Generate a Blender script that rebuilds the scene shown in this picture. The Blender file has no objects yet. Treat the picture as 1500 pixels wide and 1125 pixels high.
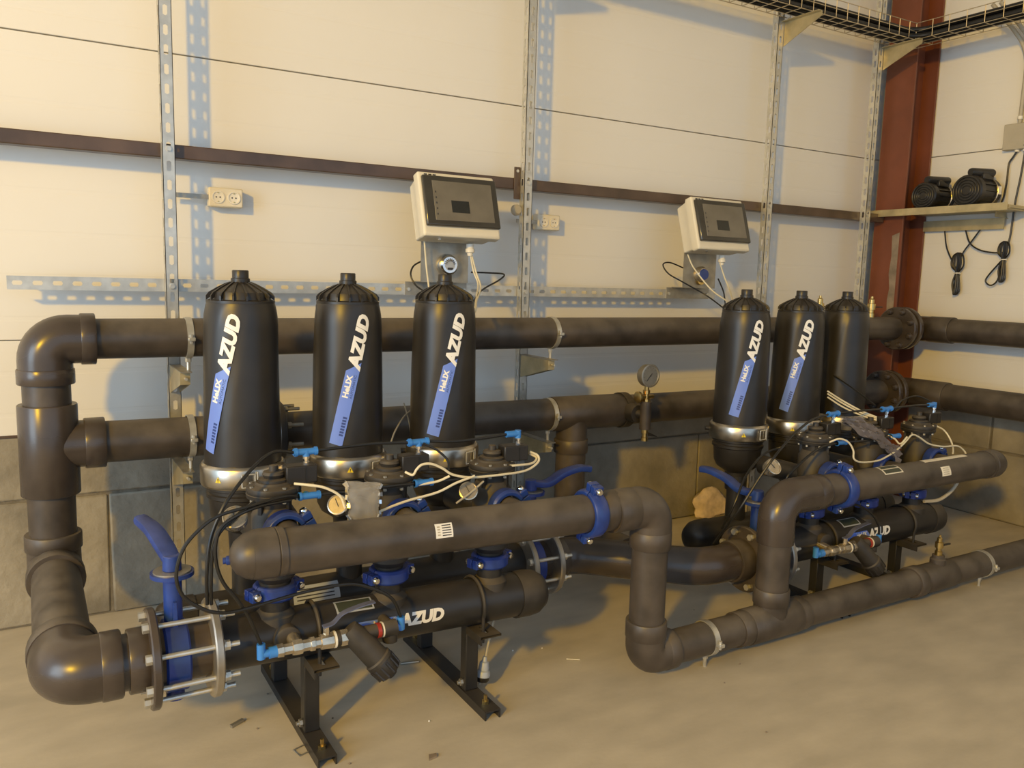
import bpy, bmesh, math, random
from mathutils import Vector, Matrix
random.seed(7)
PI = math.pi
SC = bpy.context.scene
COL = SC.collection

# ------------------------------------------------------------------ camera, light, exposure
YAW, PITCH, ROLL = 0.53664, 0.12861, -0.02636
def camera():
    cy, sy, cp, sp = math.cos(YAW), math.sin(YAW), math.cos(PITCH), math.sin(PITCH)
    fwd = Vector((sy*cp, cy*cp, -sp)); right = Vector((cy, -sy, 0)); down = fwd.cross(right)
    c, s = math.cos(ROLL), math.sin(ROLL)
    r = right*c + down*s; d = down*c - right*s
    m = Matrix.Identity(4)
    for i in range(3):
        m[i][0], m[i][1], m[i][2] = r[i], -d[i], -fwd[i]
    m[2][3] = 1.5
    cd = bpy.data.cameras.new('camera'); cd.sensor_width = 36; cd.lens = 28.75; cd.clip_start = .05
    co = bpy.data.objects.new('camera', cd); COL.objects.link(co); co.matrix_world = m
    SC.camera = co
camera()
SC.view_settings.view_transform = 'Standard'; SC.view_settings.look = 'None'
SC.view_settings.gamma = 1; SC.view_settings.use_curve_mapping = False
SC.view_settings.exposure = 0.1
w = bpy.data.worlds.new('world'); SC.world = w; w.use_nodes = True
bg = w.node_tree.nodes['Background']; bg.inputs[0].default_value = (.58, .79, 1.04, 1); bg.inputs[1].default_value = 1.05
def area(name, loc, target, sx, sy, power, color):
    ld = bpy.data.lights.new(name, 'AREA'); ld.shape = 'RECTANGLE'; ld.size = sx; ld.size_y = sy
    ld.energy = power; ld.color = color
    o = bpy.data.objects.new(name, ld); COL.objects.link(o); o.location = loc
    o.rotation_euler = (Vector(target)-Vector(loc)).to_track_quat('-Z', 'Y').to_euler()
    return o
area('flood_lamp_offscreen', (-4.9, -2.5, 4.0), (5.3, 1.6, 1.6), .38, .38, 550, (1.0, .56, .0))
area('door_daylight_offscreen', (-5.0, .5, 2.0), (2.0, 3.4, 1.4), 2.4, 2.8, 150, (.66, .84, 1.0))

# ------------------------------------------------------------------ materials
MATS = {}
def mat(name, col, rough=.5, metal=0, var=.12, scale=14, bump=0, bscale=60, dust=0, dustcol=(.20, .165, .12), coat=0, stretch=None, spec=.5):
    m = bpy.data.materials.new(name); m.use_nodes = True
    nt = m.node_tree; N = nt.nodes; L = nt.links
    p = N['Principled BSDF']
    p.inputs['Roughness'].default_value = rough; p.inputs['Metallic'].default_value = metal
    p.inputs['Specular IOR Level'].default_value = spec
    if coat: p.inputs['Coat Weight'].default_value = coat
    tc = N.new('ShaderNodeTexCoord')
    src = tc.outputs['Object']
    if stretch:
        mp = N.new('ShaderNodeMapping'); mp.inputs['Scale'].default_value = stretch
        L.new(src, mp.inputs['Vector']); src = mp.outputs['Vector']
    nz = N.new('ShaderNodeTexNoise'); nz.inputs['Scale'].default_value = scale; nz.inputs['Detail'].default_value = 6
    L.new(src, nz.inputs['Vector'])
    cr = N.new('ShaderNodeValToRGB')
    cr.color_ramp.elements[0].position = .3; cr.color_ramp.elements[1].position = .72
    cr.color_ramp.elements[0].color = (*[max(0, c*(1-var)) for c in col], 1)
    cr.color_ramp.elements[1].color = (*[min(1, c*(1+var)) for c in col], 1)
    L.new(nz.outputs['Fac'], cr.inputs['Fac'])
    out = cr.outputs['Color']
    if dust:                       # settled dust lies on faces that look up
        g = N.new('ShaderNodeNewGeometry'); sx = N.new('ShaderNodeSeparateXYZ'); L.new(g.outputs['Normal'], sx.inputs[0])
        mr = N.new('ShaderNodeMapRange'); mr.inputs[1].default_value = -.1; mr.inputs[2].default_value = 1.0
        mr.inputs[3].default_value = 0; mr.inputs[4].default_value = dust
        L.new(sx.outputs['Z'], mr.inputs[0])
        n2 = N.new('ShaderNodeTexNoise'); n2.inputs['Scale'].default_value = 9; n2.inputs['Detail'].default_value = 5
        L.new(tc.outputs['Object'], n2.inputs['Vector'])
        mm = N.new('ShaderNodeMath'); mm.operation = 'MULTIPLY'; L.new(mr.outputs[0], mm.inputs[0])
        m2 = N.new('ShaderNodeMapRange'); m2.inputs[1].default_value = .3; m2.inputs[2].default_value = .7
        m2.inputs[3].default_value = .35; m2.inputs[4].default_value = 1.2
        L.new(n2.outputs['Fac'], m2.inputs[0]); L.new(m2.outputs[0], mm.inputs[1])
        mx = N.new('ShaderNodeMix'); mx.data_type = 'RGBA'
        L.new(mm.outputs[0], mx.inputs['Factor']); L.new(out, mx.inputs['A']); mx.inputs['B'].default_value = (*dustcol, 1)
        out = mx.outputs['Result']
        ra = N.new('ShaderNodeMapRange'); ra.inputs[3].default_value = rough; ra.inputs[4].default_value = min(1, rough+.4)
        L.new(mm.outputs[0], ra.inputs[0]); L.new(ra.outputs[0], p.inputs['Roughness'])
    L.new(out, p.inputs['Base Color'])
    if bump:
        nb = N.new('ShaderNodeTexNoise'); nb.inputs['Scale'].default_value = bscale; nb.inputs['Detail'].default_value = 8
        L.new(src, nb.inputs['Vector'])
        b = N.new('ShaderNodeBump'); b.inputs['Strength'].default_value = bump; b.inputs['Distance'].default_value = .01
        L.new(nb.outputs['Fac'], b.inputs['Height']); L.new(b.outputs['Normal'], p.inputs['Normal'])
    MATS[name] = m
    return m
mat('panel_paint', (.76, .745, .70), .42, var=.025, scale=1.2, bump=.02, bscale=180)
mat('panel_gap', (.22, .18, .12), .9)
mat('block_concrete', (.27, .245, .195), .92, var=.42, scale=3.2, bump=.6, bscale=24)
mat('lever_grey', (.09, .11, .20), .45, var=.2, scale=30, dust=.3)
mat('roof_deck', (.24, .245, .25), .8, var=.2, scale=2)
mat('mortar', (.17, .15, .115), .95, var=.3, scale=12, bump=.5)
mat('dial_tarnished', (.62, .42, .20), .75, var=.25, scale=40)
mat('floor_concrete', (.50, .45, .36), .82, var=.13, scale=5, bump=.06, bscale=60, stretch=(.7, 1.5, 1))
mat('pvc', (.060, .049, .041), .38, var=.42, scale=9, dust=.55, dustcol=(.185, .16, .125), bump=.02, bscale=40)
mat('pvc_clean', (.056, .045, .039), .26, var=.28, scale=7, dust=.22, dustcol=(.15, .12, .09))
mat('black_plastic', (.017, .0155, .0145), .38, var=.25, scale=9, dust=.12)
mat('black_dusty', (.022, .02, .018), .5, var=.3, scale=22, dust=.6, dustcol=(.17, .14, .10))
mat('black_paint', (.016, .016, .017), .36, var=.3, scale=10, dust=.28, dustcol=(.12, .10, .08))
mat('rubber', (.012, .012, .012), .42, var=.1)
mat('blue_paint', (.014, .045, .25), .32, var=.25, scale=18, dust=.20, dustcol=(.16, .15, .17), bump=.05, bscale=90)
mat('zinc', (.56, .55, .50), .36, .6, var=.16, scale=24)
mat('zinc_dull', (.36, .34, .29), .48, .75, var=.2, scale=16)
mat('chrome', (.75, .75, .74), .14, 1, var=.05)
mat('nickel', (.52, .46, .36), .26, .8, var=.2, scale=40)
mat('band_steel', (.50, .46, .39), .30, 1, var=.10, scale=30)
mat('brass', (.62, .46, .18), .28, 1, var=.15, scale=40)
mat('flange_steel', (.42, .39, .34), .45, .85, var=.25, scale=12)
mat('girt_paint', (.085, .055, .038), .33, var=.35, scale=6, bump=.05)
mat('column_paint', (.165, .050, .024), .52, var=.25, scale=3.5)
mat('cream_plastic', (.74, .69, .56), .45, var=.03)
mat('white_plastic', (.78, .75, .66), .4, var=.03)
mat('grey_plastic', (.44, .40, .31), .5, var=.05)
mat('cable_white', (.72, .66, .49), .5, var=.06)
mat('fitting_blue', (.045, .22, .66), .36, var=.1)
mat('label_blue', (.15, .25, .74), .35, var=.04, scale=3)
mat('label_darkblue', (.03, .06, .25), .4, var=.05)
mat('label_white', (.80, .80, .78), .4, var=.02)
mat('label_silver', (.42, .46, .52), .45, .1, var=.1)
mat('ink', (.03, .03, .035), .6)
mat('label_yellow', (.80, .62, .03), .45, var=.05)
mat('label_green', (.05, .06, .04), .5)
mat('dial_face', (.80, .75, .62), .7, var=.1, scale=30)
mat('smoked_window', (.055, .052, .045), .14, var=.15, scale=8)
mat('window_inner', (.17, .155, .125), .22, var=.12, scale=10)
mat('screen', (.028, .03, .028), .2)
mat('red_ring', (.36, .035, .02), .4)
mat('foam', (.60, .49, .39), .9, var=.25, scale=20, bump=.5, bscale=30)
mat('shelf_steel', (.50, .43, .26), .42, .55, var=.2, scale=12)
mat('primer_grey', (.25, .20, .15), .7, var=.3, scale=14)
mat('tray_wire', (.55, .47, .33), .4, .8, var=.1)
def bag_mat(name, alpha, col):
    m = bpy.data.materials.new(name); m.use_nodes = True
    nt = m.node_tree; N = nt.nodes; L = nt.links
    p = N['Principled BSDF']; p.inputs['Base Color'].default_value = (*col, 1); p.inputs['Roughness'].default_value = .12
    tc = N.new('ShaderNodeTexCoord'); tr = N.new('ShaderNodeBsdfTransparent'); mx = N.new('ShaderNodeMixShader')
    nz = N.new('ShaderNodeTexNoise'); nz.inputs['Scale'].default_value = 30; nz.inputs['Detail'].default_value = 1
    mr = N.new('ShaderNodeMapRange'); mr.inputs[3].default_value = alpha-.2; mr.inputs[4].default_value = alpha+.2
    L.new(nz.outputs['Fac'], mr.inputs[0]); L.new(mr.outputs[0], mx.inputs[0])
    L.new(tr.outputs[0], mx.inputs[1]); L.new(p.outputs[0], mx.inputs[2])
    L.new(mx.outputs[0], N['Material Output'].inputs['Surface'])
    b = N.new('ShaderNodeBump'); b.inputs['Strength'].default_value = .35; b.inputs['Distance'].default_value = .004
    L.new(tc.outputs['Object'], nz.inputs['Vector']); L.new(nz.outputs['Fac'], b.inputs['Height']); L.new(b.outputs['Normal'], p.inputs['Normal'])
    MATS[name] = m
bag_mat('clear_bag', .30, (.55, .53, .50))
bag_mat('grey_bag', .72, (.22, .20, .21))

# ------------------------------------------------------------------ mesh helpers
def frame(axis):
    a = Vector(axis).normalized()
    u = a.orthogonal().normalized() if abs(a.z) < .99 else Vector((1, 0, 0))
    if abs(a.z) < .99: u = Vector((0, 0, 1)).cross(a).normalized()
    return u, a.cross(u).normalized(), a
class MB:
    def __init__(s): s.v = []; s.f = []
    def add(s, vs, fs):
        n = len(s.v); s.v += [tuple(v) for v in vs]; s.f += [tuple(i+n for i in f) for f in fs]; return s
    def box(s, lo, hi, M=None):
        x0, y0, z0 = lo; x1, y1, z1 = hi
        vs = [Vector(p) for p in ((x0,y0,z0),(x1,y0,z0),(x1,y1,z0),(x0,y1,z0),(x0,y0,z1),(x1,y0,z1),(x1,y1,z1),(x0,y1,z1))]
        if M: vs = [M @ v for v in vs]
        return s.add(vs, [(0,3,2,1),(4,5,6,7),(0,1,5,4),(1,2,6,5),(2,3,7,6),(3,0,4,7)])
    def cbox(s, c, d, M=None):
        c = Vector(c); h = Vector(d)/2
        if M is not None:
            T = Matrix.Translation(c) @ M.to_4x4()
            return s.box(-h, h, T)
        return s.box(c-h, c+h)
    def lathe(s, o, axis, prof, seg=28, ang0=0, ang1=2*PI, cap=True):
        o = Vector(o); u, v, a = frame(axis); full = abs(ang1-ang0-2*PI) < 1e-6
        n = seg if full else seg+1
        rings = []; vs = []; fs = []
        for h, r in prof:
            if r < 1e-6 and full:
                rings.append([len(vs)]); vs.append(o+a*h); continue
            idx = []
            for k in range(n):
                t = ang0+(ang1-ang0)*k/seg
                idx.append(len(vs)); vs.append(o+a*h+(u*math.cos(t)+v*math.sin(t))*r)
            rings.append(idx)
        for A, Bq in zip(rings, rings[1:]):
            for k in range(seg):
                k2 = (k+1) % n
                if len(A) == 1 and len(Bq) == 1: continue
                if len(A) == 1: fs.append((A[0], Bq[k2], Bq[k]))
                elif len(Bq) == 1: fs.append((A[k], A[k2], Bq[0]))
                else: fs.append((A[k], A[k2], Bq[k2], Bq[k]))
        if cap and full:
            if len(rings[0]) > 1: fs.append(tuple(reversed(rings[0])))
            if len(rings[-1]) > 1: fs.append(tuple(rings[-1]))
        return s.add(vs, fs)
    def cyl(s, p0, p1, r, r1=None, seg=20, cap=True):
        p0 = Vector(p0); p1 = Vector(p1)
        return s.lathe(p0, p1-p0, [(0, r), ((p1-p0).length, r if r1 is None else r1)], seg, cap=cap)
    def hexn(s, p0, p1, r): return s.cyl(p0, p1, r, seg=6)
    def tube(s, pts, r, seg=10, cap=True, closed=False, rs=None):
        pts = [Vector(p) for p in pts]; n = len(pts)
        T = []
        for i in range(n):
            a = pts[i-1] if (i > 0 or closed) else pts[i]
            b = pts[(i+1) % n] if (i < n-1 or closed) else pts[i]
            T.append((b-a).normalized())
        u = frame(T[0])[0]; vs = []; fs = []
        for i in range(n):
            u = (u-T[i]*u.dot(T[i])).normalized(); v = T[i].cross(u)
            rr = rs[i] if rs else r
            for k in range(seg):
                t = 2*PI*k/seg; vs.append(pts[i]+(u*math.cos(t)+v*math.sin(t))*rr)
        for i in range(n if closed else n-1):
            j = (i+1) % n
            for k in range(seg):
                k2 = (k+1) % seg; fs.append((i*seg+k, i*seg+k2, j*seg+k2, j*seg+k))
        if cap and not closed:
            fs.append(tuple(reversed(range(seg)))); fs.append(tuple((n-1)*seg+k for k in range(seg)))
        return s.add(vs, fs)
    def torus(s, c, axis, R, r, seg=32, ts=8, a0=0, a1=2*PI):
        c = Vector(c); u, v, a = frame(axis); full = abs(a1-a0-2*PI) < 1e-6
        n = seg if full else seg+1
        P = [c+(u*math.cos(a0+(a1-a0)*k/seg)+v*math.sin(a0+(a1-a0)*k/seg))*R for k in range(n)]
        return s.tube(P, r, ts, closed=full)
    def prism(s, poly, o, ux, uy, d):
        o = Vector(o); ux = Vector(ux); uy = Vector(uy); nrm = ux.cross(uy).normalized()*d
        n = len(poly); vs = [o+ux*x+uy*y for x, y in poly]; vs += [p+nrm for p in vs]
        fs = [tuple(reversed(range(n))), tuple(range(n, 2*n))]+[(i, (i+1) % n, (i+1) % n+n, i+n) for i in range(n)]
        return s.add(vs, fs)
    def slotted(s, o, ux, uy, width, length, pitch, sl, sw, th, phase=0.0):
        """flat strip with rounded slots: width along ux, length along uy; extruded th along ux x uy"""
        o = Vector(o); ux = Vector(ux); uy = Vector(uy); nn = ux.cross(uy)*th
        k = int(length/pitch); hw = width/2; a = sl/2; b = sw/2
        c = b*.55
        for i in range(k+1):
            y0 = i*pitch; y1 = min((i+1)*pitch, length)
            if y1-y0 < pitch*.98:
                if y1 > y0+.002: s.prism([(-hw, y0), (hw, y0), (hw, y1), (-hw, y1)], o, ux, uy, th)
                continue
            m = (y0+y1)/2
            out = [(-hw, y0), (0, y0), (hw, y0), (hw, m), (hw, y1), (0, y1), (-hw, y1), (-hw, m)]
            inn = [(-b, m-a+c), (0, m-a), (b, m-a+c), (b, m), (b, m+a-c), (0, m+a), (-b, m+a-c), (-b, m)]
            q = [o+ux*x+uy*y for x, y in out+inn]; q2 = [p+nn for p in q]
            vs = q+q2; fs = []
            for j in range(8):
                j2 = (j+1) % 8
                fs += [(j, j+8, j2+8, j2), (j+16, j2+16, j2+24, j+24), (j+8, j+24, j2+24, j2+8)]
                if j in (2, 3, 6, 7): fs.append((j, j2, j2+16, j+16))
            s.add(vs, fs)
        return s
ORG = {}
def obj(name, mb, m, parent=None, bev=0, smooth=True, ang=.62):
    me = bpy.data.meshes.new(name)
    off = ORG.get(parent.name, Vector((0, 0, 0))) if parent else Vector((0, 0, 0))
    me.from_pydata([tuple(Vector(v)-off) for v in mb.v], [], mb.f)
    me.update()
    bm = bmesh.new(); bm.from_mesh(me); bmesh.ops.recalc_face_normals(bm, faces=bm.faces); bm.to_mesh(me); bm.free()
    if smooth: me.shade_smooth(); me.set_sharp_from_angle(angle=ang)
    me.materials.append(MATS[m])
    o = bpy.data.objects.new(name, me); COL.objects.link(o)
    if parent: o.parent = parent; ORG[o.name] = off
    else: ORG[o.name] = Vector((0, 0, 0))
    if bev:
        md = o.modifiers.new('bevel', 'BEVEL'); md.width = bev; md.segments = 2; md.limit_method = 'ANGLE'; md.angle_limit = .7
    return o
def tag(o, label, cat, group=None, kind=None):
    if label: o['label'] = label
    if cat: o['category'] = cat
    if group: o['group'] = group
    if kind: o['kind'] = kind
    return o
def thing(name, label, cat, loc, group=None, rotz=0):
    o = bpy.data.objects.new(name, None); COL.objects.link(o); o.location = loc; o.rotation_euler = (0, 0, rotz)
    o.empty_display_size = .05; ORG[o.name] = Vector(loc); tag(o, label, cat, group); return o
def single(name, mb, m, label, cat, group=None, base=None, bev=0, smooth=True):
    """a thing that is one mesh, its origin at its base"""
    P = [Vector(v) for v in mb.v]
    lo = Vector((sum(p.x for p in P)/len(P), sum(p.y for p in P)/len(P), min(p.z for p in P)))
    mb.v = [tuple(p-lo) for p in P]
    o = obj(name, mb, m, None, bev, smooth); o.location = lo; ORG[o.name] = lo
    return tag(o, label, cat, group)
def struct(name, mb, m, parent=None, bev=0, label=None):
    o = obj(name, mb, m, parent, bev)
    if not parent: o['kind'] = 'structure'
    if label: o['label'] = label
    return o
def fillet(pts, r, n=8):
    pts = [Vector(p) for p in pts]; out = [pts[0]]
    for i in range(1, len(pts)-1):
        a = (pts[i-1]-pts[i]); b = (pts[i+1]-pts[i])
        la, lb = a.length, b.length; a.normalize(); b.normalize()
        th = a.angle(b)
        if th > PI-.02: out.append(pts[i]); continue
        d = min(r/math.tan(th/2), la*.49, lb*.49); rr = d*math.tan(th/2)
        c = pts[i]+(a+b).normalized()*(rr/math.sin(th/2))
        p0 = pts[i]+a*d; p1 = pts[i]+b*d
        v0 = (p0-c); v1 = (p1-c); om = v0.angle(v1)
        for k in range(n+1):
            t = k/n; out.append(c+(v0*math.sin((1-t)*om)+v1*math.sin(t*om))/math.sin(om))
    out.append(pts[-1]); return out
def spline(pts, n=6):
    P = [Vector(p) for p in pts]; out = []
    for i in range(len(P)-1):
        a = P[i-1] if i else P[i]*2-P[i+1]; b = P[i]; c = P[i+1]; d = P[i+2] if i+2 < len(P) else P[i+1]*2-P[i]
        for k in range(n):
            t = k/n
            out.append(.5*((2*b)+(c-a)*t+(2*a-5*b+4*c-d)*t*t+(3*b-a-3*c+d)*t**3))
    out.append(P[-1]); return out
def hose(name, pts, r, m, label, cat, group=None, n=6, seg=8):
    return single(name, MB().tube(spline(pts, n), r, seg), m, label, cat, group)
# --- lettering: flat text meshes wrapped on cylinders
def text2d(s, size, shear=0, offset=0, cuts=.02):
    cu = bpy.data.curves.new('t', 'FONT'); cu.body = s; cu.size = size; cu.shear = shear; cu.offset = offset; cu.resolution_u = 3
    o = bpy.data.objects.new('t', cu); COL.objects.link(o)
    bpy.context.view_layer.update()
    me = bpy.data.meshes.new_from_object(o.evaluated_get(bpy.context.evaluated_depsgraph_get()))
    bm = bmesh.new(); bm.from_mesh(me)
    xs = [v.co.x for v in bm.verts]; ys = [v.co.y for v in bm.verts]
    x0, x1, y0, y1 = min(xs), max(xs), min(ys), max(ys)
    for ax, lo, hi in ((0, x0, x1), (1, y0, y1)):
        t = lo+cuts
        while t < hi:
            co = Vector((t, 0, 0)) if ax == 0 else Vector((0, t, 0)); no = Vector((1, 0, 0)) if ax == 0 else Vector((0, 1, 0))
            bmesh.ops.bisect_plane(bm, geom=bm.verts[:]+bm.edges[:]+bm.faces[:], plane_co=co, plane_no=no)
            t += cuts
    bm.verts.ensure_lookup_table()
    vs = [(v.co.x-x0, v.co.y-y0) for v in bm.verts]; fs = [tuple(v.index for v in f.verts) for f in bm.faces]
    bm.free(); bpy.data.objects.remove(o); bpy.data.curves.remove(cu); bpy.data.meshes.remove(me)
    return vs, fs, x1-x0, y1-y0
def fit(t, W, H):
    vs, fs, w_, h_ = t
    return [(x*W/w_, y*H/h_) for x, y in vs], fs
def gridquad(u0, u1, v0, v1, nu, nv, skew=0):
    vs = []; fs = []
    for i in range(nu+1):
        for j in range(nv+1):
            v = v0+(v1-v0)*j/nv; e = u1+skew*(j/nv-.5); vs.append((u0+(e-u0)*i/nu, v))
    for i in range(nu):
        for j in range(nv):
            a = i*(nv+1)+j; fs.append((a, a+nv+1, a+nv+2, a+1))
    return vs, fs
def wrapped(flat, fn):
    vs, fs = flat; mb = MB(); mb.add([fn(u, v) for u, v in vs], fs); return mb

# ------------------------------------------------------------------ room
WY, WX = 3.82, 5.44          # inner faces of the back and right walls
struct('floor', MB().box((-5, -4, -.12), (WX+.2, WY+.2, 0)), 'floor_concrete')
wb = struct('wall_back', MB().box((-5, WY+.03, 0), (WX+.2, WY+.18, 5)), 'panel_gap')
wr = struct('wall_right', MB().box((WX+.03, -4, 0), (WX+.18, WY+.03, 5)), 'panel_gap')
def panel_profile(z0, z1):
    """(depth, z) outline of a sandwich panel front: shallow pressed ribs every 0.17 m"""
    pr = [(.03, z0), (.002, z0), (0, z0+.002)]
    z = z0+.085
    while z < z1-.04:
        pr += [(0, z-.011), (.0006, z-.006), (.0006, z+.006), (0, z+.011)]; z += .17
    pr += [(0, z1-.002), (.002, z1), (.03, z1)]
    return pr
def panel(parent, back, z0, z1):
    pr = panel_profile(z0, z1); mb = MB()
    if back: mb.prism([(d, z) for d, z in pr], (-5, WY, 0), (0, 1, 0), (0, 0, 1), WX+5)
    else: mb.prism([(d, z) for d, z in pr], (WX, WY, 0), (1, 0, 0), (0, 0, 1), WY+4)
    obj('panel', mb, 'panel_paint', parent, smooth=False)
for z0, z1 in ((.814, 1.20), (1.203, 2.395), (2.400, 3.60), (3.605, 4.80)): panel(wb, 1, z0, z1)
for z0, z1 in ((.80, 1.21), (1.213, 2.403), (2.408, 3.60), (3.605, 4.80)): panel(wr, 0, z0, z1)
def block(parent, lo, hi):
    mb = MB(); x0, y0, z0 = lo; x1, y1, z1 = hi
    j = lambda: random.uniform(-.004, .004)
    c = [(x0+j(), y0+j()*1.5, z0), (x1+j(), y0+j()*1.5, z0), (x1, y1, z0), (x0, y1, z0), (x0+j(), y0+j()*1.5, z1+j()), (x1+j(), y0+j()*1.5, z1+j()), (x1, y1, z1), (x0, y1, z1)]
    mb.add(c, [(0,3,2,1),(4,5,6,7),(0,1,5,4),(1,2,6,5),(2,3,7,6),(3,0,4,7)])
    obj('block', mb, 'block_concrete', parent, bev=.008)
def course(parent, back, z0, z1, joints):
    g = .005
    for a, b in zip(joints, joints[1:]):
        if back: block(parent, (a+g, WY, z0+g), (b-g, WY+.029, z1-g))
        else: block(parent, (WX, a+g, z0+g), (WX+.029, b-g, z1-g))
course(wb, 1, 0, .54, [-5, -2.1, .268, 1.97, 3.68, WX]); course(wb, 1, .54, .81, [-5, -1.0, 1.35, 2.72, 4.4, WX])
for p_, lo_, hi_ in ((wb, (-5, WY+.008, 0), (WX, WY+.03, .806)), (wr, (WX+.008, -4, 0), (WX+.03, WY, .797))): obj('mortar', MB().box(lo_, hi_), 'mortar', p_)
course(wr, 0, 0, .455, [-4, -1.2, 1.1, 3.5, WY]); course(wr, 0, .455, .797, [-4, -2, .6, 2.95, WY])
struct('ceiling', MB().box((-5, -4.2, 4.9), (WX+.2, WY+.2, 5.0)), 'roof_deck')
struct('trim_1', MB().box((-5, WY-.004, .806), (WX, WY+.02, .817)), 'girt_paint')

# ------------------------------------------------------------------ steelwork on the walls
g = single('steel_girt', MB().box((-5, 3.668, 1.950), (5.15, 3.735, 2.006)), 'girt_paint', 'dark brown steel girt running along the back panel wall behind the slotted struts', 'beam', bev=.004)
single('steel_girt', MB().box((WX-.06, -4, 1.955), (WX-.002, 2.78, 2.013)), 'girt_paint', 'short dark brown steel girt on the right wall beyond the motor shelf', 'beam', bev=.004)
t = thing('steel_column', 'red-brown painted steel I-column in the corner behind the motor shelf', 'column', (5.3, 3.65, 0))
obj('flange', MB().box((5.17, 3.535, 0), (5.184, 3.755, 4.8)), 'column_paint', t, bev=.002)
obj('flange', MB().box((5.41, 3.535, 0), (5.424, 3.755, 4.8)), 'column_paint', t, bev=.002)
obj('web', MB().box((5.184, 3.64, 0), (5.41, 3.65, 4.8)), 'column_paint', t)
pp = MB(); random.seed(3)
pl = [(3.552, 1.30), (3.60, 1.30), (3.607, 1.42), (3.596, 1.5), (3.61, 1.6), (3.60, 1.72), (3.607, 1.86), (3.552, 1.88)]
pp.prism(pl, (5.1692, 0, 0), (0, 1, 0), (0, 0, 1), .0006); obj('bare_patch', pp, 'primer_grey', t)

def strut(X, label, z0=.0, z1=4.2):
    t = thing('perforated_strut', label, 'strut', (X, 3.645, z0), 'slotted steel struts on the back wall')
    hw = .024; Y0, Y1 = 3.620, 3.666; th = .0025
    obj('front_face', MB().slotted((X, Y0, z0), (1, 0, 0), (0, 0, 1), 2*hw, z1-z0, .075, .042, .017, -th), 'zinc', t, smooth=False)
    obj('side_face', MB().slotted((X-hw, (Y0+Y1)/2, z0), (0, 1, 0), (0, 0, 1), Y1-Y0, z1-z0, .075, .042, .015, th), 'zinc', t, smooth=False)
    obj('side_face', MB().slotted((X+hw, (Y0+Y1)/2, z0), (0, 1, 0), (0, 0, 1), Y1-Y0, z1-z0, .075, .042, .015, -th), 'zinc', t, smooth=False)
    for zz in (1.43, 1.98):
        obj('bolt', MB().lathe((X, Y0, zz), (0, -1, 0), [(0, .014), (.003, .014), (.0035, .010), (.010, .010)], 6), 'zinc', t)
    return t
S1, S2, S3, S4 = .519, 2.220, 3.965, 4.912
strut(S1, 'slotted galvanised strut beside the double socket and the brown riser pipe')
strut(S2, 'slotted galvanised strut standing between the two cream control boxes')
strut(S3, 'slotted galvanised strut just past the control box with the drooping white cable')
strut(S4, 'slotted galvanised strut standing against the red-brown steel column')
t = thing('perforated_rail', 'horizontal slotted galvanised rail bolted across behind the struts', 'rail', (-.06, 3.69, 1.408))
obj('front_face', MB().slotted((-.061, 3.671, 1.434), (0, 0, -1), (1, 0, 0), .052, 3.66, .068, .036, .017, .0025), 'zinc', t, smooth=False)
obj('lip', MB().box((-.061, 3.671, 1.408), (3.58, 3.71, 1.4105)), 'zinc', t)
obj('lip', MB().box((-.061, 3.671, 1.4575), (3.58, 3.71, 1.460)), 'zinc', t)

def cantilever(X, Ytip, z, label, z_drop=.085, cat='bracket', group=None):
    """cantilever arm of folded sheet, flange on top, welded to a strut"""
    t = thing('cantilever_bracket', label, cat, (X, 3.62, z), group)
    a = MB()
    prof = [(3.619, z), (Ytip, z), (Ytip, z-.05), (3.619, z-z_drop-.03)]
    a.prism([(y, zz) for y, zz in prof], (X-.018, 0, 0), (0, 1, 0), (0, 0, 1), .003)
    a.prism([(y, zz) for y, zz in prof], (X+.016, 0, 0), (0, 1, 0), (0, 0, 1), .003)
    a.box((X-.018, Ytip-.002, z-.05), (X+.019, Ytip+.001, z))
    obj('web', a, 'shelf_steel', t, smooth=False)
    obj('top_flange', MB().box((X-.02, Ytip-.03, z-.001), (X+.022, 3.619, z+.003)), 'zinc_dull', t)
    obj('bolt', MB().lathe((X, Ytip-.005, z-.025), (0, -1, 0), [(0, .006), (.028, .006)], 8), 'zinc', t)
    return t
UZ, MZ, PY = 1.236, .835, 3.40       # wall header pipes: heights and distance
UR, MR = .0755, .079
cantilever(S1, 3.36, UZ-UR-.055, 'galvanised arm on the socket-side strut carrying the upper wall pipe')
cantilever(S2, 3.36, UZ-UR-.055, 'galvanised arm on the middle strut carrying the upper wall pipe')
cantilever(S1, 3.36, .845-MR-.055, 'galvanised arm on the socket-side strut carrying the lower wall pipe')
cantilever(S2, 3.36, .825-MR-.055, 'galvanised arm on the middle strut carrying the lower wall pipe')
def tray_arm(X, z, label):
    t = thing('tray_bracket', label, 'bracket', (X, 3.62, z-.14))
    obj('arm', MB().prism([(3.62, z-.15), (3.62, z-.01), (3.35, z-.01), (3.35, z-.035)], (X+.0, 0, 0), (0, 1, 0), (0, 0, 1), .004), 'shelf_steel', t, smooth=False)
    obj('flange', MB().box((X-.03, 3.35, z-.012), (X+.004, 3.62, z-.008)), 'shelf_steel', t)
    return t
tray_arm(S3+.026, 3.075, 'triangular galvanised arm holding the cable tray near the middle of its run')
tray_arm(S4+.026, 3.075, 'triangular galvanised arm holding the cable tray at the corner by the column')
tray_arm(S2+.026, 3.075, 'triangular galvanised arm on the middle strut under the cable tray')

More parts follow.
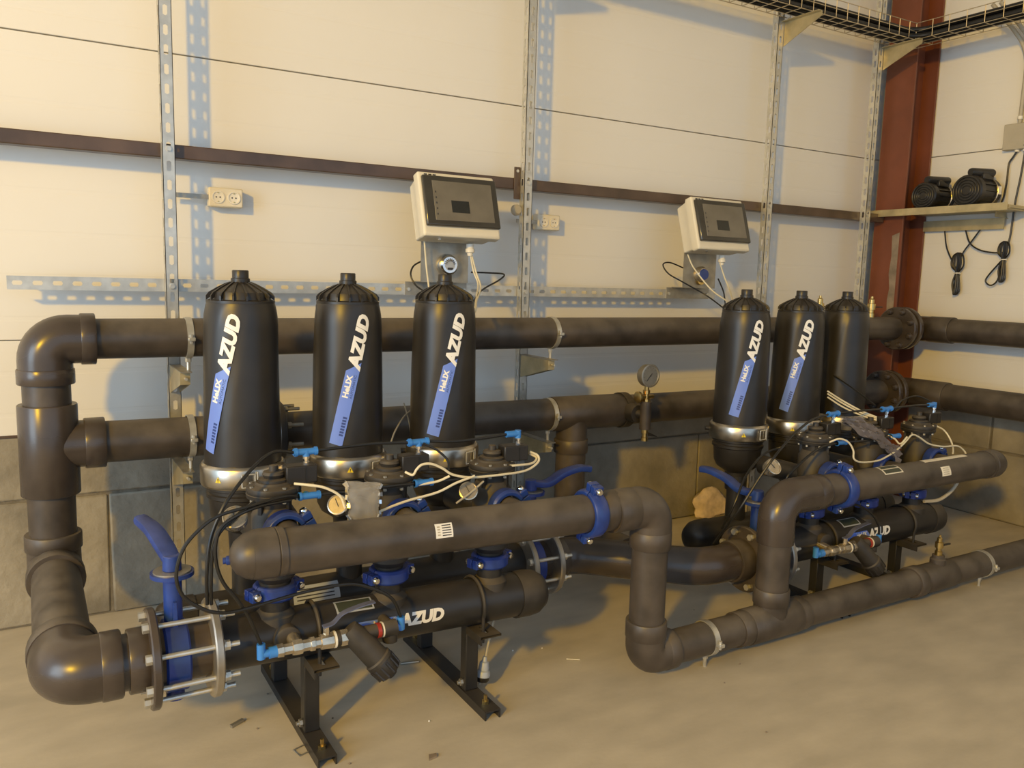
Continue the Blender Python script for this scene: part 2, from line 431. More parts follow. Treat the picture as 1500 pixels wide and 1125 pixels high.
def clamp(c, axis, R, label, rod=None, ear=(0, -1, 0), group=None, floor_rod=None):
    """two-part pipe clamp band with screw ears and threaded rod"""
    t = thing('pipe_clamp', label, 'pipe clamp', tuple(c), group)
    a = Vector(axis).normalized(); c = Vector(c)
    mb = MB(); mb.lathe(c-a*.012, a, [(0, R+.001), (0, R+.005), (.024, R+.005), (.024, R+.001), (0, R+.001)], 36, cap=False)
    obj('band', mb, 'zinc', t)
    for sgn in (1, -1):
        e = c+Vector(ear).normalized()*(R+.014)*sgn
        M = Matrix.Identity(3)
        obj('ear', MB().cbox(e, (.026, .024, .014)), 'zinc', t, bev=.002)
        obj('screw', MB().hexn(e+Vector((0, 0, -.016)), e+Vector((0, 0, .018)), .0062), 'zinc', t)
    if rod:
        obj('rod', MB().cyl(c-Vector((0, 0, R+.004)), c-Vector((0, 0, R+.004+rod)), .0075, seg=10), 'zinc', t)
        obj('nut', MB().hexn(c-Vector((0, 0, R+.004)), c-Vector((0, 0, R+.020)), .012), 'zinc', t)
    return t
clamp((S1+.02, PY, UZ), (1, 0, 0), UR, 'galvanised clamp round the upper wall pipe by the first canister', .053)
clamp((S2+.02, PY, UZ), (1, 0, 0), UR, 'galvanised clamp round the upper wall pipe at the middle strut', .053)
clamp((S1+.02, PY, .845), (1, 0, 0), MR, 'galvanised clamp round the lower wall pipe by the first canister', .053)
clamp((S2+.02, PY, .825), (1, 0, 0), MR, 'galvanised clamp round the lower wall pipe beside its tee', .053)

# ------------------------------------------------------------------ wall header pipe loop
BZ1, BZ2 = .372, .312                 # front manifold heights of the two batteries
t = thing('header_pipe_loop', 'brown plastic pipe loop with riser, elbows and tees along the back wall', 'pipe', (.05, PY, .28))
RX = .05
def pipe(p0, p1, r, parent, m='pvc', name='pipe'): return obj(name, MB().cyl(p0, p1, r, seg=32), m, parent)
def sock(p0, p1, r, parent, m='pvc', name='socket'):
    L = (Vector(p1)-Vector(p0)).length
    return obj(name, MB().lathe(p0, Vector(p1)-Vector(p0), [(0, r*.90), (0, r-.002), (.003, r), (L-.003, r), (L, r-.002), (L, r*.90)], 32), m, parent)
def elbow(pts, rbend, r, parent, m='pvc_clean', name='elbow', n=10): return obj(name, MB().tube(fillet(pts, rbend, n), r, 32), m, parent)
elbow([(RX, PY, 1.085), (RX, PY, UZ), (.205, PY, UZ)], .105, .090, t)
sock((RX, PY, 1.075), (RX, PY, 1.13), .095, t, 'pvc_clean'); sock((.165, PY, UZ), (.215, PY, UZ), .095, t, 'pvc_clean')
pipe((.20, PY, UZ), (4.96, PY, UZ), UR, t)
pipe((RX, PY, .5), (RX, PY, 1.09), .0795, t)
sock((RX, PY, .665), (RX, PY, 1.0), .0985, t, 'pvc_clean', 'tee_body')
pipe((RX, PY, .845), (.20, PY, .845), .088, t, 'pvc_clean', 'tee_branch'); sock((.165, PY, .845), (.235, PY, .845), .095, t, 'pvc_clean')
pipe((.22, PY, .845), (2.25, PY, .825), MR, t)
sock((2.255, PY, .825), (2.70, PY, .820), .0875, t, 'pvc', 'tee_body')
pipe((2.385, PY, .82), (2.385, PY, .64), .080, t, 'pvc', 'tee_branch'); sock((2.385, PY, .62), (2.385, PY, .69), .088, t)
pipe((2.385, PY, .64), (2.385, PY, .33), .0775, t)
elbow([(2.385, PY, .36), (2.385, PY, .23), (2.385, 3.2, .23)], .1, .085, t)
pipe((2.385, 3.24, .23), (2.385, 2.9, .23), .0775, t)
pipe((2.68, PY, .82), (4.86, PY, .815), MR, t)
# lower end of the riser: elbow towards the room, then elbow along the manifold
elbow([(RX, PY, .48), (RX, PY, .385), (RX, 3.29, .385)], .095, .090, t, 'pvc')
sock((RX, PY, .455), (RX, PY, .515), .096, t); sock((RX, 3.30, .385), (RX, 3.235, .385), .096, t)
pipe((RX, 3.28, .385), (RX, 2.60, .385), .0795, t)
elbow([(RX, 2.60, .385), (RX, 2.45, .385), (.19, 2.45, .385)], .11, .092, t)
sock((RX, 2.58, .385), (RX, 2.64, .385), .0965, t); sock((.135, 2.45, .385), (.188, 2.45, .385), .0965, t, 'pvc_clean')
pipe((.18, 2.45, .385), (.225, 2.45, .385), .0795, t, 'pvc_clean')
sock((.205, 2.45, .385), (.262, 2.45, .385), .092, t, 'pvc_clean', 'stub_collar')

# ------------------------------------------------------------------ butterfly valves
def handle_mesh(o, pts, wid, thk):
    """lever: flat bar following pts (world), widths per point, thickness vertical-ish"""
    P = spline(pts, 6); n = len(P); mb = MB(); vs = []; fs = []
    for i, p in enumerate(P):
        T = (P[min(i+1, n-1)]-P[max(i-1, 0)]).normalized()
        side = T.cross(Vector((0, 0, 1))).normalized(); up = side.cross(T).normalized()
        q = i/(n-1); w_ = wid[0]+(wid[1]-wid[0])*q+wid[2]*math.sin(q*PI)
        for k in range(10):
            a = 2*PI*k/10; vs.append(p+side*math.copysign(abs(math.cos(a))**.6, math.cos(a))*w_+up*math.copysign(abs(math.sin(a))**.6, math.sin(a))*thk)
    for i in range(n-1):
        for k in range(10):
            k2 = (k+1) % 10; fs.append((i*10+k, i*10+k2, (i+1)*10+k2, (i+1)*10+k))
    fs += [tuple(reversed(range(10))), tuple((n-1)*10+k for k in range(10))]
    return mb.add(vs, fs)
def butterfly(X, Y, Z, label, lever, tilt=0, span=.19, R=.145, m1='flange_steel', m2='flange_steel', stem=.24):
    t = thing('butterfly_valve', label, 'valve', (X, Y, Z-R))
    x0, x1 = X-span/2, X+span/2
    for xa, m in ((x0, m1), (x1-.024, m2)):
        obj('flange', MB().lathe((xa, Y, Z), (1, 0, 0), [(0, .08), (0, R-.004), (.004, R), (.020, R), (.024, R-.004), (.024, .08)], 40), m, t)
    xb = X-.022
    b = MB().lathe((xb-.034, Y, Z), (1, 0, 0), [(0, .075), (0, .098), (.006, .105), (.062, .105), (.068, .098), (.068, .075)], 36)
    b.cyl((xb, Y, Z+.09), (xb, Y, Z+stem), .026, seg=20).cyl((xb, Y, Z-.09), (xb, Y, Z-.135), .026, seg=16)
    for s_ in (-1, 1):
        b.prism([(-.008, 0), (.008, 0), (.004, .10), (-.004, .10)], (xb-.0, Y-.030+.004*s_, Z+.07), (1, 0, 0), (0, 0, 1), .006)
    obj('body', b, 'blue_paint', t)
    obj('stub_pipe', MB().cyl((xb+.034, Y, Z), (x1, Y, Z), .082, seg=32), 'pvc_clean', t)
    obj('top_plate', MB().lathe((xb, Y, Z+stem), (0, 0, 1), [(0, .05), (0, .060), (.012, .060), (.012, .05)], 28), 'blue_paint', t)
    obj('notch_disc', MB().lathe((xb, Y, Z+stem+.012), (0, 0, 1), [(0, .052), (.004, .052), (.0045, .03)], 28), 'zinc_dull', t)
    hub = Vector((xb, Y, Z+stem+.016))
    h = MB().cyl(hub, hub+Vector((0, 0, .045)), .027, .024, seg=20)
    obj('hub', h, 'blue_paint', t, bev=.003)
    pts = [hub+Vector((0, 0, .03))]+[hub+Vector(d) for d in lever]
    obj('lever', handle_mesh(None, pts, (.025, .021, .005), .015), 'blue_paint', t)
    for k in range(8):
        a = PI/8+k*PI/4; y = Y+math.cos(a)*.121; z = Z+math.sin(a)*.121
        b = MB().cyl((x0-.012, y, z), (x1+.045, y, z), .0075, seg=10)
        o = obj('tie_bolt', b, 'zinc', t)
        obj('nut', MB().hexn((x0-.016, y, z), (x0, y, z), .0145), 'zinc', o)
        obj('washer', MB().cyl((x1, y, z), (x1+.004, y, z), .017, seg=14).hexn((x1+.004, y, z), (x1+.018, y, z), .0145), 'zinc', o)
    return t
butterfly(.352, 2.45, .382, 'blue butterfly valve between bolted flanges at the riser elbow', [(-.012, .06, .055), (-.032, .14, .085), (-.058, .215, .10)], m1='pvc_clean')
butterfly(1.81, 2.83, .305, 'blue butterfly valve at the rear, its wavy lever over the thick drain pipe', [(.08, 0, .02), (.16, 0, .055), (.24, 0, .07), (.30, 0, .062)], span=.15, stem=.30)
butterfly(2.75, 2.45, .305, 'blue butterfly valve at the S-bend pipe, lever rising towards the wall', [(-.02, .08, .03), (-.03, .16, .065), (-.05, .24, .085), (-.065, .29, .085)], m1='pvc')

# S-bend link pipe between the batteries
t = thing('s_bend_pipe', 'brown pipe with double bend linking the two filter batteries near the floor', 'pipe', (2.2, 2.65, .22))
obj('pipe', MB().tube(fillet([(1.88, 2.83, .305), (2.02, 2.83, .305), (2.42, 2.45, .305), (2.64, 2.45, .305)], .22, 10), .080, 32), 'pvc_clean', t)
sock((2.575, 2.45, .305), (2.655, 2.45, .305), .090, t, 'pvc')
sock((1.886, 2.83, .305), (1.95, 2.83, .305), .088, t, 'pvc')

# ------------------------------------------------------------------ disc filters
TX_AZUD = text2d('AZUD', 1, .20, .058, .12)
TX_HELIX = text2d('HeLIX', 1, .0, .045, .12)
TX_AUTO = text2d('AUTOMATIC', 1, .0, .0, .25)
FR = lambda z: .1275-.0085*max(0, min(1, (z-.05)/.55))**1.5        # body radius above the ring
ALF = math.radians(13.2)
def helix_map(u, v, lift):
    """u up the stripe, v towards its left edge; local frame, stripe centred on the -Y side"""
    ca, sa = math.cos(ALF), math.sin(ALF)
    z = .085+u*ca+v*sa; arc = -.058+u*sa-v*ca
    r = FR(z)+lift; ph = arc/.128
    return Vector((math.sin(ph)*r, -math.cos(ph)*r, z))
def flt_proto():
    r = thing('disc_filter', '', 'filter', (0, 0, 0))
    # z=0 is the seat of the clamp ring
    n = 72; rows = [.035, .06, .1, .15, .2, .25, .3, .35, .4, .45, .5, .52, .54, .555, .57, .58, .587]
    vs = []; fs = []
    for z in rows:
        for k in range(n):
            ph = 2*PI*k/n
            rr = FR(z)
            if z > .50: rr = FR(.50)*math.sqrt(max(.05, 1-((z-.50)/.095)**2*.24))
            q = (ph*.128-(-.058)-math.tan(ALF)*(z-.085)) % (2*PI*.128/3)
            rr -= .0022*(1 if q < .042 or q > 2*PI*.128/3-.040 else 0) if .06 < z < .56 else 0
            vs.append((math.sin(ph)*rr, -math.cos(ph)*rr, z))
    for i in range(len(rows)-1):
        for k in range(n):
            k2 = (k+1) % n; fs.append((i*n+k, i*n+k2, (i+1)*n+k2, (i+1)*n+k))
    b = MB().add(vs, fs); obj('body', b, 'black_plastic', r, ang=1.2)
    d = MB().lathe((0, 0, .575), (0, 0, 1), [(0, .100), (.004, .1115), (.012, .1115), (.016, .099), (.030, .0965), (.040, .093), (.052, .074), (.064, .050), (.072, .032), (.072, 0)], 48)
    obj('dome', d, 'black_plastic', r)
    for k in range(16):
        a = 2*PI*k/16; u = Vector((math.cos(a), math.sin(a), 0)); s_ = Vector((-u.y, u.x, 0))
        obj('dome_rib', MB().prism([(.034, .640), (.075, .615), (.1115, .588), (.1115, .603), (.103, .614), (.094, .6195), (.074, .6315), (.050, .6435), (.034, .6495)], s_*-.003, u, (0, 0, 1), .006), 'black_plastic', r, smooth=False)
    obj('top_nut', MB().lathe((0, 0, .63), (0, 0, 1), [(0, .031), (.03, .031), (.032, .027), (.055, .027), (.058, .025), (.058, 0)], 24), 'black_plastic', r)
    ring = obj('clamp_ring', MB().lathe((0, 0, -.038), (0, 0, 1), [(0, .130), (0, .139), (.006, .142), (.064, .142), (.070, .139), (.076, .133), (.076, .128)], 48, cap=False), 'band_steel', r)
    lk = MB(); a = math.radians(38)
    fx = lambda x, z, dr: Vector((math.sin(a+x/.142)*(.142+dr), -math.cos(a+x/.142)*(.142+dr), z))
    pts = [(-.02, -.026), (.02, -.026), (.02, .018), (-.02, .018), (-.02, -.026)]
    for (p, q) in zip(pts, pts[1:]): lk.tube([fx(*p, .006), fx(*q, .006)], .0028, 6)
    lk.tube([fx(.028, -.032, .006), fx(.028, .026, .006)], .003, 6)
    obj('latch', lk, 'zinc', ring)
    obj('knob', MB().cyl((-.139, .02, 0), (-.160, .02, 0), .012, seg=12), 'black_plastic', ring)
    tri = wrapped(([(-.011, 0), (.011, 0), (0, .020)], [(0, 1, 2)]), lambda u, v: Vector((math.sin(u/.142-.05)*.1427, -math.cos(u/.142-.05)*.1427, v-.012)))
    obj('warning_triangle', tri, 'label_yellow', ring)
    exc = wrapped(([(-.0013, .0055), (.0013, .0055), (.0018, .014), (-.0018, .014), (-.0013, .0025), (.0013, .0025), (.0013, .0045), (-.0013, .0045)], [(0, 1, 2, 3), (4, 5, 6, 7)]), lambda u, v: Vector((math.sin(u/.142-.05)*.1431, -math.cos(u/.142-.05)*.1431, v-.012)))
    obj('warning_mark', exc, 'ink', ring)
    h = MB().lathe((0, 0, -.30), (0, 0, 1), [(0, 0), (0, .05), (.09, .055), (.12, .098), (.15, .112), (.215, .116), (.22, .124), (.232, .124), (.236, .118), (.246, .118), (.25, .126), (.262, .126), (.266, .120)], 40)
    obj('lower_housing', h, 'black_plastic', r)
    s_ = wrapped(gridquad(0, .285, -.0245, .0245, 20, 5, -.038), lambda u, v: helix_map(u, v, .0008)); st = obj('stripe', s_, 'label_blue', r)
    A = fit(TX_AZUD, .200, .050); obj('brand_lettering', wrapped((A[0], A[1]), lambda u, v: helix_map(u+.272, v-.0255, .0010)), 'label_white', r)
    A = fit(TX_HELIX, .082, .021); obj('series_lettering', wrapped((A[0], A[1]), lambda u, v: helix_map(u+.172, v-.004, .0016)), 'label_white', st)
    A = fit(TX_AUTO, .085, .0085); obj('small_lettering', wrapped((A[0], A[1]), lambda u, v: helix_map(u+.172, v-.018, .0016)), 'label_darkblue', st)
    for k in range(7):
        obj('print_mark', wrapped(gridquad(.035+k*.0105, .042+k*.0105, -.018, -.004, 1, 1), lambda u, v: helix_map(u, v, .0016)), 'label_darkblue', st)
    return r
def copy_tree(o, parent=None):
    c = o.copy(); COL.objects.link(c); c.parent = parent
    for ch in list(o.children): copy_tree(ch, c)
    return c
XS1 = [.624, 1.0, 1.384]; XS2 = [3.005, 3.395, 3.765]
proto = flt_proto(); first = True
FL = [(XS1[0], 2.855, .815, -44, 'black canister filter standing nearest the brown riser pipe'),
      (XS1[1], 2.855, .815, -13, 'black canister filter in the middle of the row below the socket wall'),
      (XS1[2], 2.85, .82, -17, 'black canister filter directly below the control box with the chrome dial'),
      (XS2[0], 2.85, .788, -33, 'black canister filter at the S-bend end of the row near the column'),
      (XS2[1], 2.85, .788, -47, 'black canister filter in the middle of the row near the column'),
      (XS2[2], 2.86, .788, 150, 'black canister filter with no stripe showing, beside the red-brown column')]
for i, (x, y, z, ph, lab) in enumerate(FL):
    o = proto if i == 0 else copy_tree(proto)
    o.location = (x, y, z); o.rotation_euler.z = math.radians(ph); o['label'] = lab; o['group'] = 'canister filters'
    ORG[o.name] = Vector((x, y, z))

# ------------------------------------------------------------------ grooved couplings
def coupling(c, axis, R, label, bdir, wid=.05, group='blue grooved pipe couplings'):
    """two half shells with bolt lugs; bdir = direction from the centre to a lug"""
    c = Vector(c); a = Vector(axis).normalized(); b = Vector(bdir).normalized(); d = a.cross(b)
    t = thing('pipe_coupling', label, 'pipe coupling', tuple(c), group)
    for s_ in (1, -1):
        mb = MB(); vs = []; fs = []; n = 16
        prof = [(-wid/2, R), (-wid/2, R+.012), (-wid*.32, R+.019), (wid*.32, R+.019), (wid/2, R+.012), (wid/2, R)]
        for k in range(n+1):
            th = PI*k/n*.985+.0075*PI
            dirv = b*math.cos(th)+d*math.sin(th)*s_
            for h, r in prof: vs.append(c+a*h+dirv*r)
        m_ = len(prof)
        for k in range(n):
            for j in range(m_):
                j2 = (j+1) % m_; fs.append((k*m_+j, k*m_+j2, (k+1)*m_+j2, (k+1)*m_+j))
        fs += [tuple(range(m_)), tuple(n*m_+j for j in range(m_))]
        mb.add(vs, fs)
        for q in (1, -1):
            ce = c+b*q*(R+.026)
            M = Matrix((a, b, d)).transposed()
            mb.cbox(ce+d*s_*.013, (wid*.72, .034, .022), M)
            mb.cyl(ce+d*s_*.002, ce+d*s_*.026, .019, .016, seg=14)
        obj('half_shell', mb, 'blue_paint', t, bev=.002)
    for q in (1, -1):
        ce = c+b*q*(R+.028)
        o = obj('bolt', MB().cyl(ce-d*.036, ce+d*.036, .006, seg=10), 'zinc', t)
        for s_ in (1, -1):
            obj('bolt_head', MB().lathe(ce+d*.026*s_, d*s_, [(0, .0125), (.006, .0125), (.011, .009), (.013, 0)], 12), 'chrome', o)
    return t

# ------------------------------------------------------------------ filter batteries
DY = 2.23; DR = .066
def drain_z(i, x): return (.724-.026*(x-.47)/1.2) if i == 0 else .640
def battery(i, XF, BZ, dx, where):
    VY = 2.45; RY = 2.84; XS = [x+(.07, .07, .085)[k]*i for k, x in enumerate(XF)]
    # front manifold
    x0, x1 = (.447, 1.555) if i == 0 else (2.845, 4.03)
    sl = -.030 if i == 0 else 0.0
    bz = lambda x: BZ+.012+sl*(x-x0)/(x1-x0)
    t = thing('front_manifold', 'black front manifold pipe with white brand lettering, %s' % where, 'manifold', (x0, VY, BZ-.08))
    obj('pipe', MB().cyl((x0, VY, bz(x0)), (x1, VY, bz(x1)), .080, seg=36), 'black_paint', t)
    ax = Vector((x1-x0, 0, bz(x1)-bz(x0))).normalized()
    obj('end_cap', MB().lathe((x1-.07, VY, bz(x1)), ax, [(0, .0805), (0, .0845), (.05, .0845), (.085, .080), (.115, .062), (.128, .035), (.132, 0)], 36), 'black_dusty', t)
    for k, X in enumerate(XS):
        z = bz(X)
        obj('saddle', MB().lathe((X, VY, z+.045), (0, 0, 1), [(0, .066), (.028, .062), (.038, .050), (.045, .045)], 28), 'black_dusty', t)
        obj('stub', MB().cyl((X, VY, z+.06), (X, VY, z+.165), .045, seg=24), 'black_paint', t)
    tx = (.845 if i == 0 else 3.25)
    az = math.radians(6 if i == 0 else 8)
    def cylmap(u, v, lift=.0008):
        r = .080+lift; th = az+v/.08; xx = tx+u
        return Vector((xx, VY-math.cos(th)*r, bz(xx)+math.sin(th)*r))
    st = obj('brand_stripe', wrapped(gridquad(0, .165, -.019, .019, 4, 5, -.03), lambda u, v: cylmap(u, v)), 'label_blue', t)
    A = fit(TX_HELIX, .075, .021); obj('series_lettering', wrapped((A[0], A[1]), lambda u, v: cylmap(u+.072, v-.006, .0016)), 'label_white', st)
    A = fit(TX_AZUD, .165, .044); obj('brand_lettering', wrapped((A[0], A[1]), lambda u, v: cylmap(u+.158, v-.021, .001)), 'label_white', t)
    az2 = math.radians(64); xl = XS[0]+.18
    def lm(u, v, lift): return Vector((xl+u, VY-math.cos(az2+v/.08)*(.080+lift), bz(xl+u)+math.sin(az2+v/.08)*(.080+lift)))
    pl_ = obj('data_plate', wrapped(gridquad(0, .125, -.026, .026, 3, 5), lambda u, v: lm(u, v, .0008)), 'label_silver', t)
    obj('plate_print', wrapped(gridquad(.006, .119, -.020, .020, 3, 5), lambda u, v: lm(u, v, .0014)), 'label_green', pl_)
    obj('port_boss', MB().lathe((XS[0]+.015, VY-.06, bz(XS[0])+.015), (0, -1, 0), [(0, .042), (.03, .042), (.034, .036), (.034, 0)], 24), 'black_dusty', t)
    # rear manifold
    rx0, rx1 = (.40, 1.735) if i == 0 else (2.78, 4.15)
    rz = BZ-.057 if i == 0 else .275
    t = thing('rear_manifold', 'plain black rear manifold pipe below the canisters, %s' % where, 'manifold', (rx0, RY, rz-.08))
    obj('pipe', MB().cyl((rx0, RY, rz), (rx1, RY, rz), .080, seg=36), 'black_paint', t)
    obj('end_cap', MB().lathe((rx0+.05, RY, rz), (-1, 0, 0), [(0, .0805), (0, .0845), (.05, .0845), (.085, .080), (.115, .062), (.128, .035), (.132, 0)], 36), 'black_paint', t)
    if i: obj('end_cap', MB().lathe((rx1-.05, RY, rz), (1, 0, 0), [(0, .0805), (0, .0845), (.05, .0845), (.085, .080), (.115, .062), (.132, 0)], 36), 'black_paint', t)
    for X in XF:
        obj('stub', MB().cyl((X, RY, rz+.05), (X, RY, .56), .048, seg=24), 'black_paint', t)
    if i == 0:
        mp = lambda u, v, lift: Vector((.77+u, RY-math.cos(.62+v/.08)*(.080+lift), rz+math.sin(.62+v/.08)*(.080+lift)))
        pl_ = obj('data_plate', wrapped(gridquad(0, .17, -.032, .032, 3, 6), lambda u, v: mp(u, v, .0008)), 'label_silver', t)
        for q in range(4): obj('print_mark', wrapped(gridquad(.012, .15, -.022+q*.012, -.018+q*.012, 3, 1), lambda u, v: mp(u, v, .0014)), 'ink', pl_)
    # drain manifold in front
    d0, d1 = (.50, 1.66) if i == 0 else (2.985, 4.13)
    t = thing('drain_manifold', 'dusty dark drain manifold pipe before the valves, %s' % where, 'manifold', (d0, DY, .62))
    z0, z1 = drain_z(i, d0), drain_z(i, d1)
    obj('pipe', MB().cyl((d0, DY, z0), (d1, DY, z1), DR, seg=36), 'pvc', t)
    ce, cd = ((d0+.06, z0), (-1, 0, 0)) if i == 0 else ((d1-.03, z1), (1, 0, 0))
    obj('end_cap', MB().lathe((ce[0], DY, ce[1]), cd, [(-.03, DR), (-.03, DR+.004), (-.012, DR+.004), (-.010, DR+.002), (-.006, DR+.005), (.045, DR+.004), (.075, .061), (.098, .045), (.110, .024), (.114, 0)], 36), 'pvc', t)
    if i == 0: obj('drain_plug', MB().lathe((d0-.045, DY+.02, z0-.012), (-1, .1, 0), [(0, .013), (.012, .013), (.014, .009), (.022, .009)], 14), 'blue_paint', t)
    tilt = lambda x: drain_z(i, x)
    for k, X in enumerate(XS):
        zz = tilt(X)
        obj('side_port', MB().cyl((X+.01, DY+.03, zz+.01), (X+.01, VY-.04, zz+.01), .043, seg=24), 'black_dusty', t)
    if i == 0:
        mp = lambda u, v, lift: Vector((1.035+u, DY-math.cos(.36+v/DR)*(DR+lift), tilt(1.035+u)+math.sin(.36+v/DR)*(DR+lift)))
        l_ = obj('paper_label', wrapped(gridquad(0, .058, -.022, .022, 2, 6), lambda u, v: mp(u, v, .0008)), 'label_white', t)
        for q in range(5): obj('print_mark', wrapped(gridquad(.022, .052, -.016+q*.0075, -.013+q*.0075, 1, 1), lambda u, v: mp(u, v, .0014)), 'ink', l_)
        for q in range(4): obj('print_mark', wrapped(gridquad(.006, .015, -.014+q*.008, -.010+q*.008, 1, 1), lambda u, v: mp(u, v, .0014)), 'grey_plastic', l_)
    else:
        mp = lambda u, v, lift: Vector((3.62+u, DY-math.cos(.35+v/DR)*(DR+lift), tilt(3)+math.sin(.35+v/DR)*(DR+lift)))
        l_ = obj('paper_label', wrapped(gridquad(0, .07, -.022, .022, 2, 6), lambda u, v: mp(u, v, .0008)), 'dial_face', t)
        for q in range(4): obj('print_mark', wrapped(gridquad(.012, .055, -.015+q*.009, -.012+q*.009, 1, 1), lambda u, v: mp(u, v, .0014)), 'grey_plastic', l_)
        mq = lambda u, v, lift: Vector((3.22+u, DY-math.cos(1.2+v/DR)*(DR+lift), tilt(3)+math.sin(1.2+v/DR)*(DR+lift)))
        l_ = obj('data_plate', wrapped(gridquad(0, .13, -.030, .030, 2, 6), lambda u, v: mq(u, v, .0008)), 'dial_face', t)
        for q in range(2): obj('plate_print', wrapped(gridquad(.008, .122, -.025+q*.027, -.003+q*.027, 2, 3), lambda u, v: mq(u, v, .0014)), 'label_green', l_)
        mq2 = lambda u, v, lift: Vector((3.55+u, DY-math.cos(1.5+v/DR)*(DR+lift), tilt(3)+math.sin(1.5+v/DR)*(DR+lift)))
        obj('paper_label', wrapped(gridquad(0, .34, -.016, .016, 3, 4), lambda u, v: mq2(u, v, .0008)), 'dial_face', t)
    pos = ('first', 'second', 'third')
    ref = 'riser' if i == 0 else 'S-bend'
    for k, X in enumerate(XS):
        z = bz(X)
        coupling((X, VY, z+.148), (0, 0, 1), .047, 'blue pipe coupling under the %s backwash valve counted from the %s' % (pos[k], ref), (-1, -.30, 0) if i == 0 else (-1, -.5, 0), .046)
        zz = tilt(X)+.012
        coupling((X+.01, 2.36, zz), (0, 1, 0), .047, 'half-hidden blue coupling behind the drain manifold at the %s valve from the %s' % (pos[k], ref), (-.9, 0, -.45), .05)
        # backwash valve
        dz = 0 if i == 0 else -.035
        v = thing('backwash_valve', 'dusty black backwash valve with disc bonnet, %s from the %s' % (pos[k], ref), 'valve', (X, VY, z+.165), 'backwash valves')
        zb = .845+dz
        obj('body', MB().lathe((X, VY, z+.150), (0, 0, 1), [(0, .046), (.03, .048), (.05, .066), (zb-.075-z-.15, .068), (zb-.05-z-.15, .052), (zb-.02-z-.15, .054), (zb-z-.15, .075)], 28), 'black_dusty', v)
        obj('rear_port', MB().cyl((X, VY+.03, .66+dz), (X, 2.742, .66+dz), .047, seg=24), 'black_paint', v)
        b = obj('bonnet', MB().lathe((X, VY, zb-.02), (0, 0, 1), [(0, .070), (0, .080), (.012, .082), (.014, .080), (.020, .082), (.032, .080), (.040, .056), (.046, .052)], 32), 'black_dusty', v)
        for q in range(8):
            a = q*PI/4+.2; bx, by = X+math.cos(a)*.070, VY+math.sin(a)*.070
            obj('bonnet_bolt', MB().hexn((bx, by, zb-.03), (bx, by, zb+.019), .0062), 'zinc_dull', b)
        for q in range(4):
            a = q*PI/2+.6; bx, by = X+math.cos(a)*.056, VY+math.sin(a)*.056
            obj('rib', MB().cbox((bx, by, zb-.06), (.014, .014, .10), Matrix.Rotation(a, 3, 'Z')), 'black_plastic', v)
        obj('cap', MB().lathe((X, VY, zb+.024), (0, 0, 1), [(0, .045), (.010, .045), (.013, .030), (.024, .034), (.032, .030), (.034, .014), (.05, .013), (.052, 0)], 24), 'black_dusty', v)
        # solenoid pilot
        sx, sy, sz = X+.076, VY-.015, zb+.045
        s = thing('solenoid_pilot', 'small black solenoid pilot beside the bonnet of the %s valve from the %s' % (pos[k], ref), 'solenoid', (sx, sy, zb+.02), 'solenoid pilots')
        obj('box', MB().cbox((sx, sy, sz), (.096, .052, .056)), 'black_plastic', s, bev=.004)
        obj('side_slot', MB().cbox((sx+.012, sy-.0265, sz-.004), (.004, .002, .05)), 'rubber', s)
        obj('bracket_pin', MB().cyl((sx-.055, sy, sz-.014), (sx-.042, sy, sz-.014), .009, seg=10), 'black_plastic', s)
        obj('side_plug', MB().cbox((sx-.03, sy-.03, sz-.038), (.03, .03, .022)), 'black_plastic', s, bev=.003)
        f = obj('nipple', MB().lathe((sx+.02, sy, sz+.028), (0, 0, 1), [(0, .009), (.008, .009), (.009, .0065), (.015, .0065), (.016, .010), (.026, .010)], 8), 'chrome', s)
        zt = sz+.066
        te = MB().cyl((sx-.02+(.03 if k == 2 else 0), sy, zt), (sx+.05, sy, zt-.0 if k < 2 else zt), .0105, seg=14)
        if k < 2: te.cyl((sx-.016, sy, zt), (sx-.008, sy, zt), .0135, seg=14).cyl((sx+.046, sy, zt), (sx+.054, sy, zt), .0135, seg=14)
        te.cyl((sx+.02, sy, zt-.014), (sx+.02, sy, zt+.004), .011, seg=14)
        if k == 2: te = MB().cyl((sx-.03, sy, zt), (sx+.022, sy, zt), .0115, seg=14).cyl((sx+.018, sy, zt-.016), (sx+.018, sy, zt+.012), .0115, seg=14)
        obj('tube_tee' if k < 2 else 'tube_elbow', te, 'fitting_blue', s)
        # lower air tee
        if k < 2:
            ly = VY-.075; lz = zb-.012; lx = X+.085
            te = MB().cyl((lx-.03, ly, lz), (lx+.035, ly, lz), .0105, seg=14).cyl((lx-.03, ly, lz), (lx-.022, ly, lz), .013, seg=14).cyl((lx+.027, ly, lz), (lx+.035, ly, lz), .013, seg=14).cyl((lx, ly, lz), (lx, ly+.03, lz-.003), .0105, seg=14)
            obj('control_tee', te, 'fitting_blue', s)
    return bz
where1 = 'on the battery by the riser'; where2 = 'on the battery by the red-brown column'
bz1 = battery(0, XS1, BZ1, 0, where1); bz2 = battery(1, XS2, BZ2, 2.38, where2)
obj_ = None
coupling((1.655, DY, drain_z(0, 1.655)), (1, 0, 0), DR+.001, 'big blue coupling joining the drain manifold to the drop pipe elbow', (0, -.25, 1), .055)
coupling((2.985, DY, .640), (1, 0, 0), DR+.001, 'big blue coupling joining the column-side drain manifold to its elbow', (0, -.18, 1), .055)

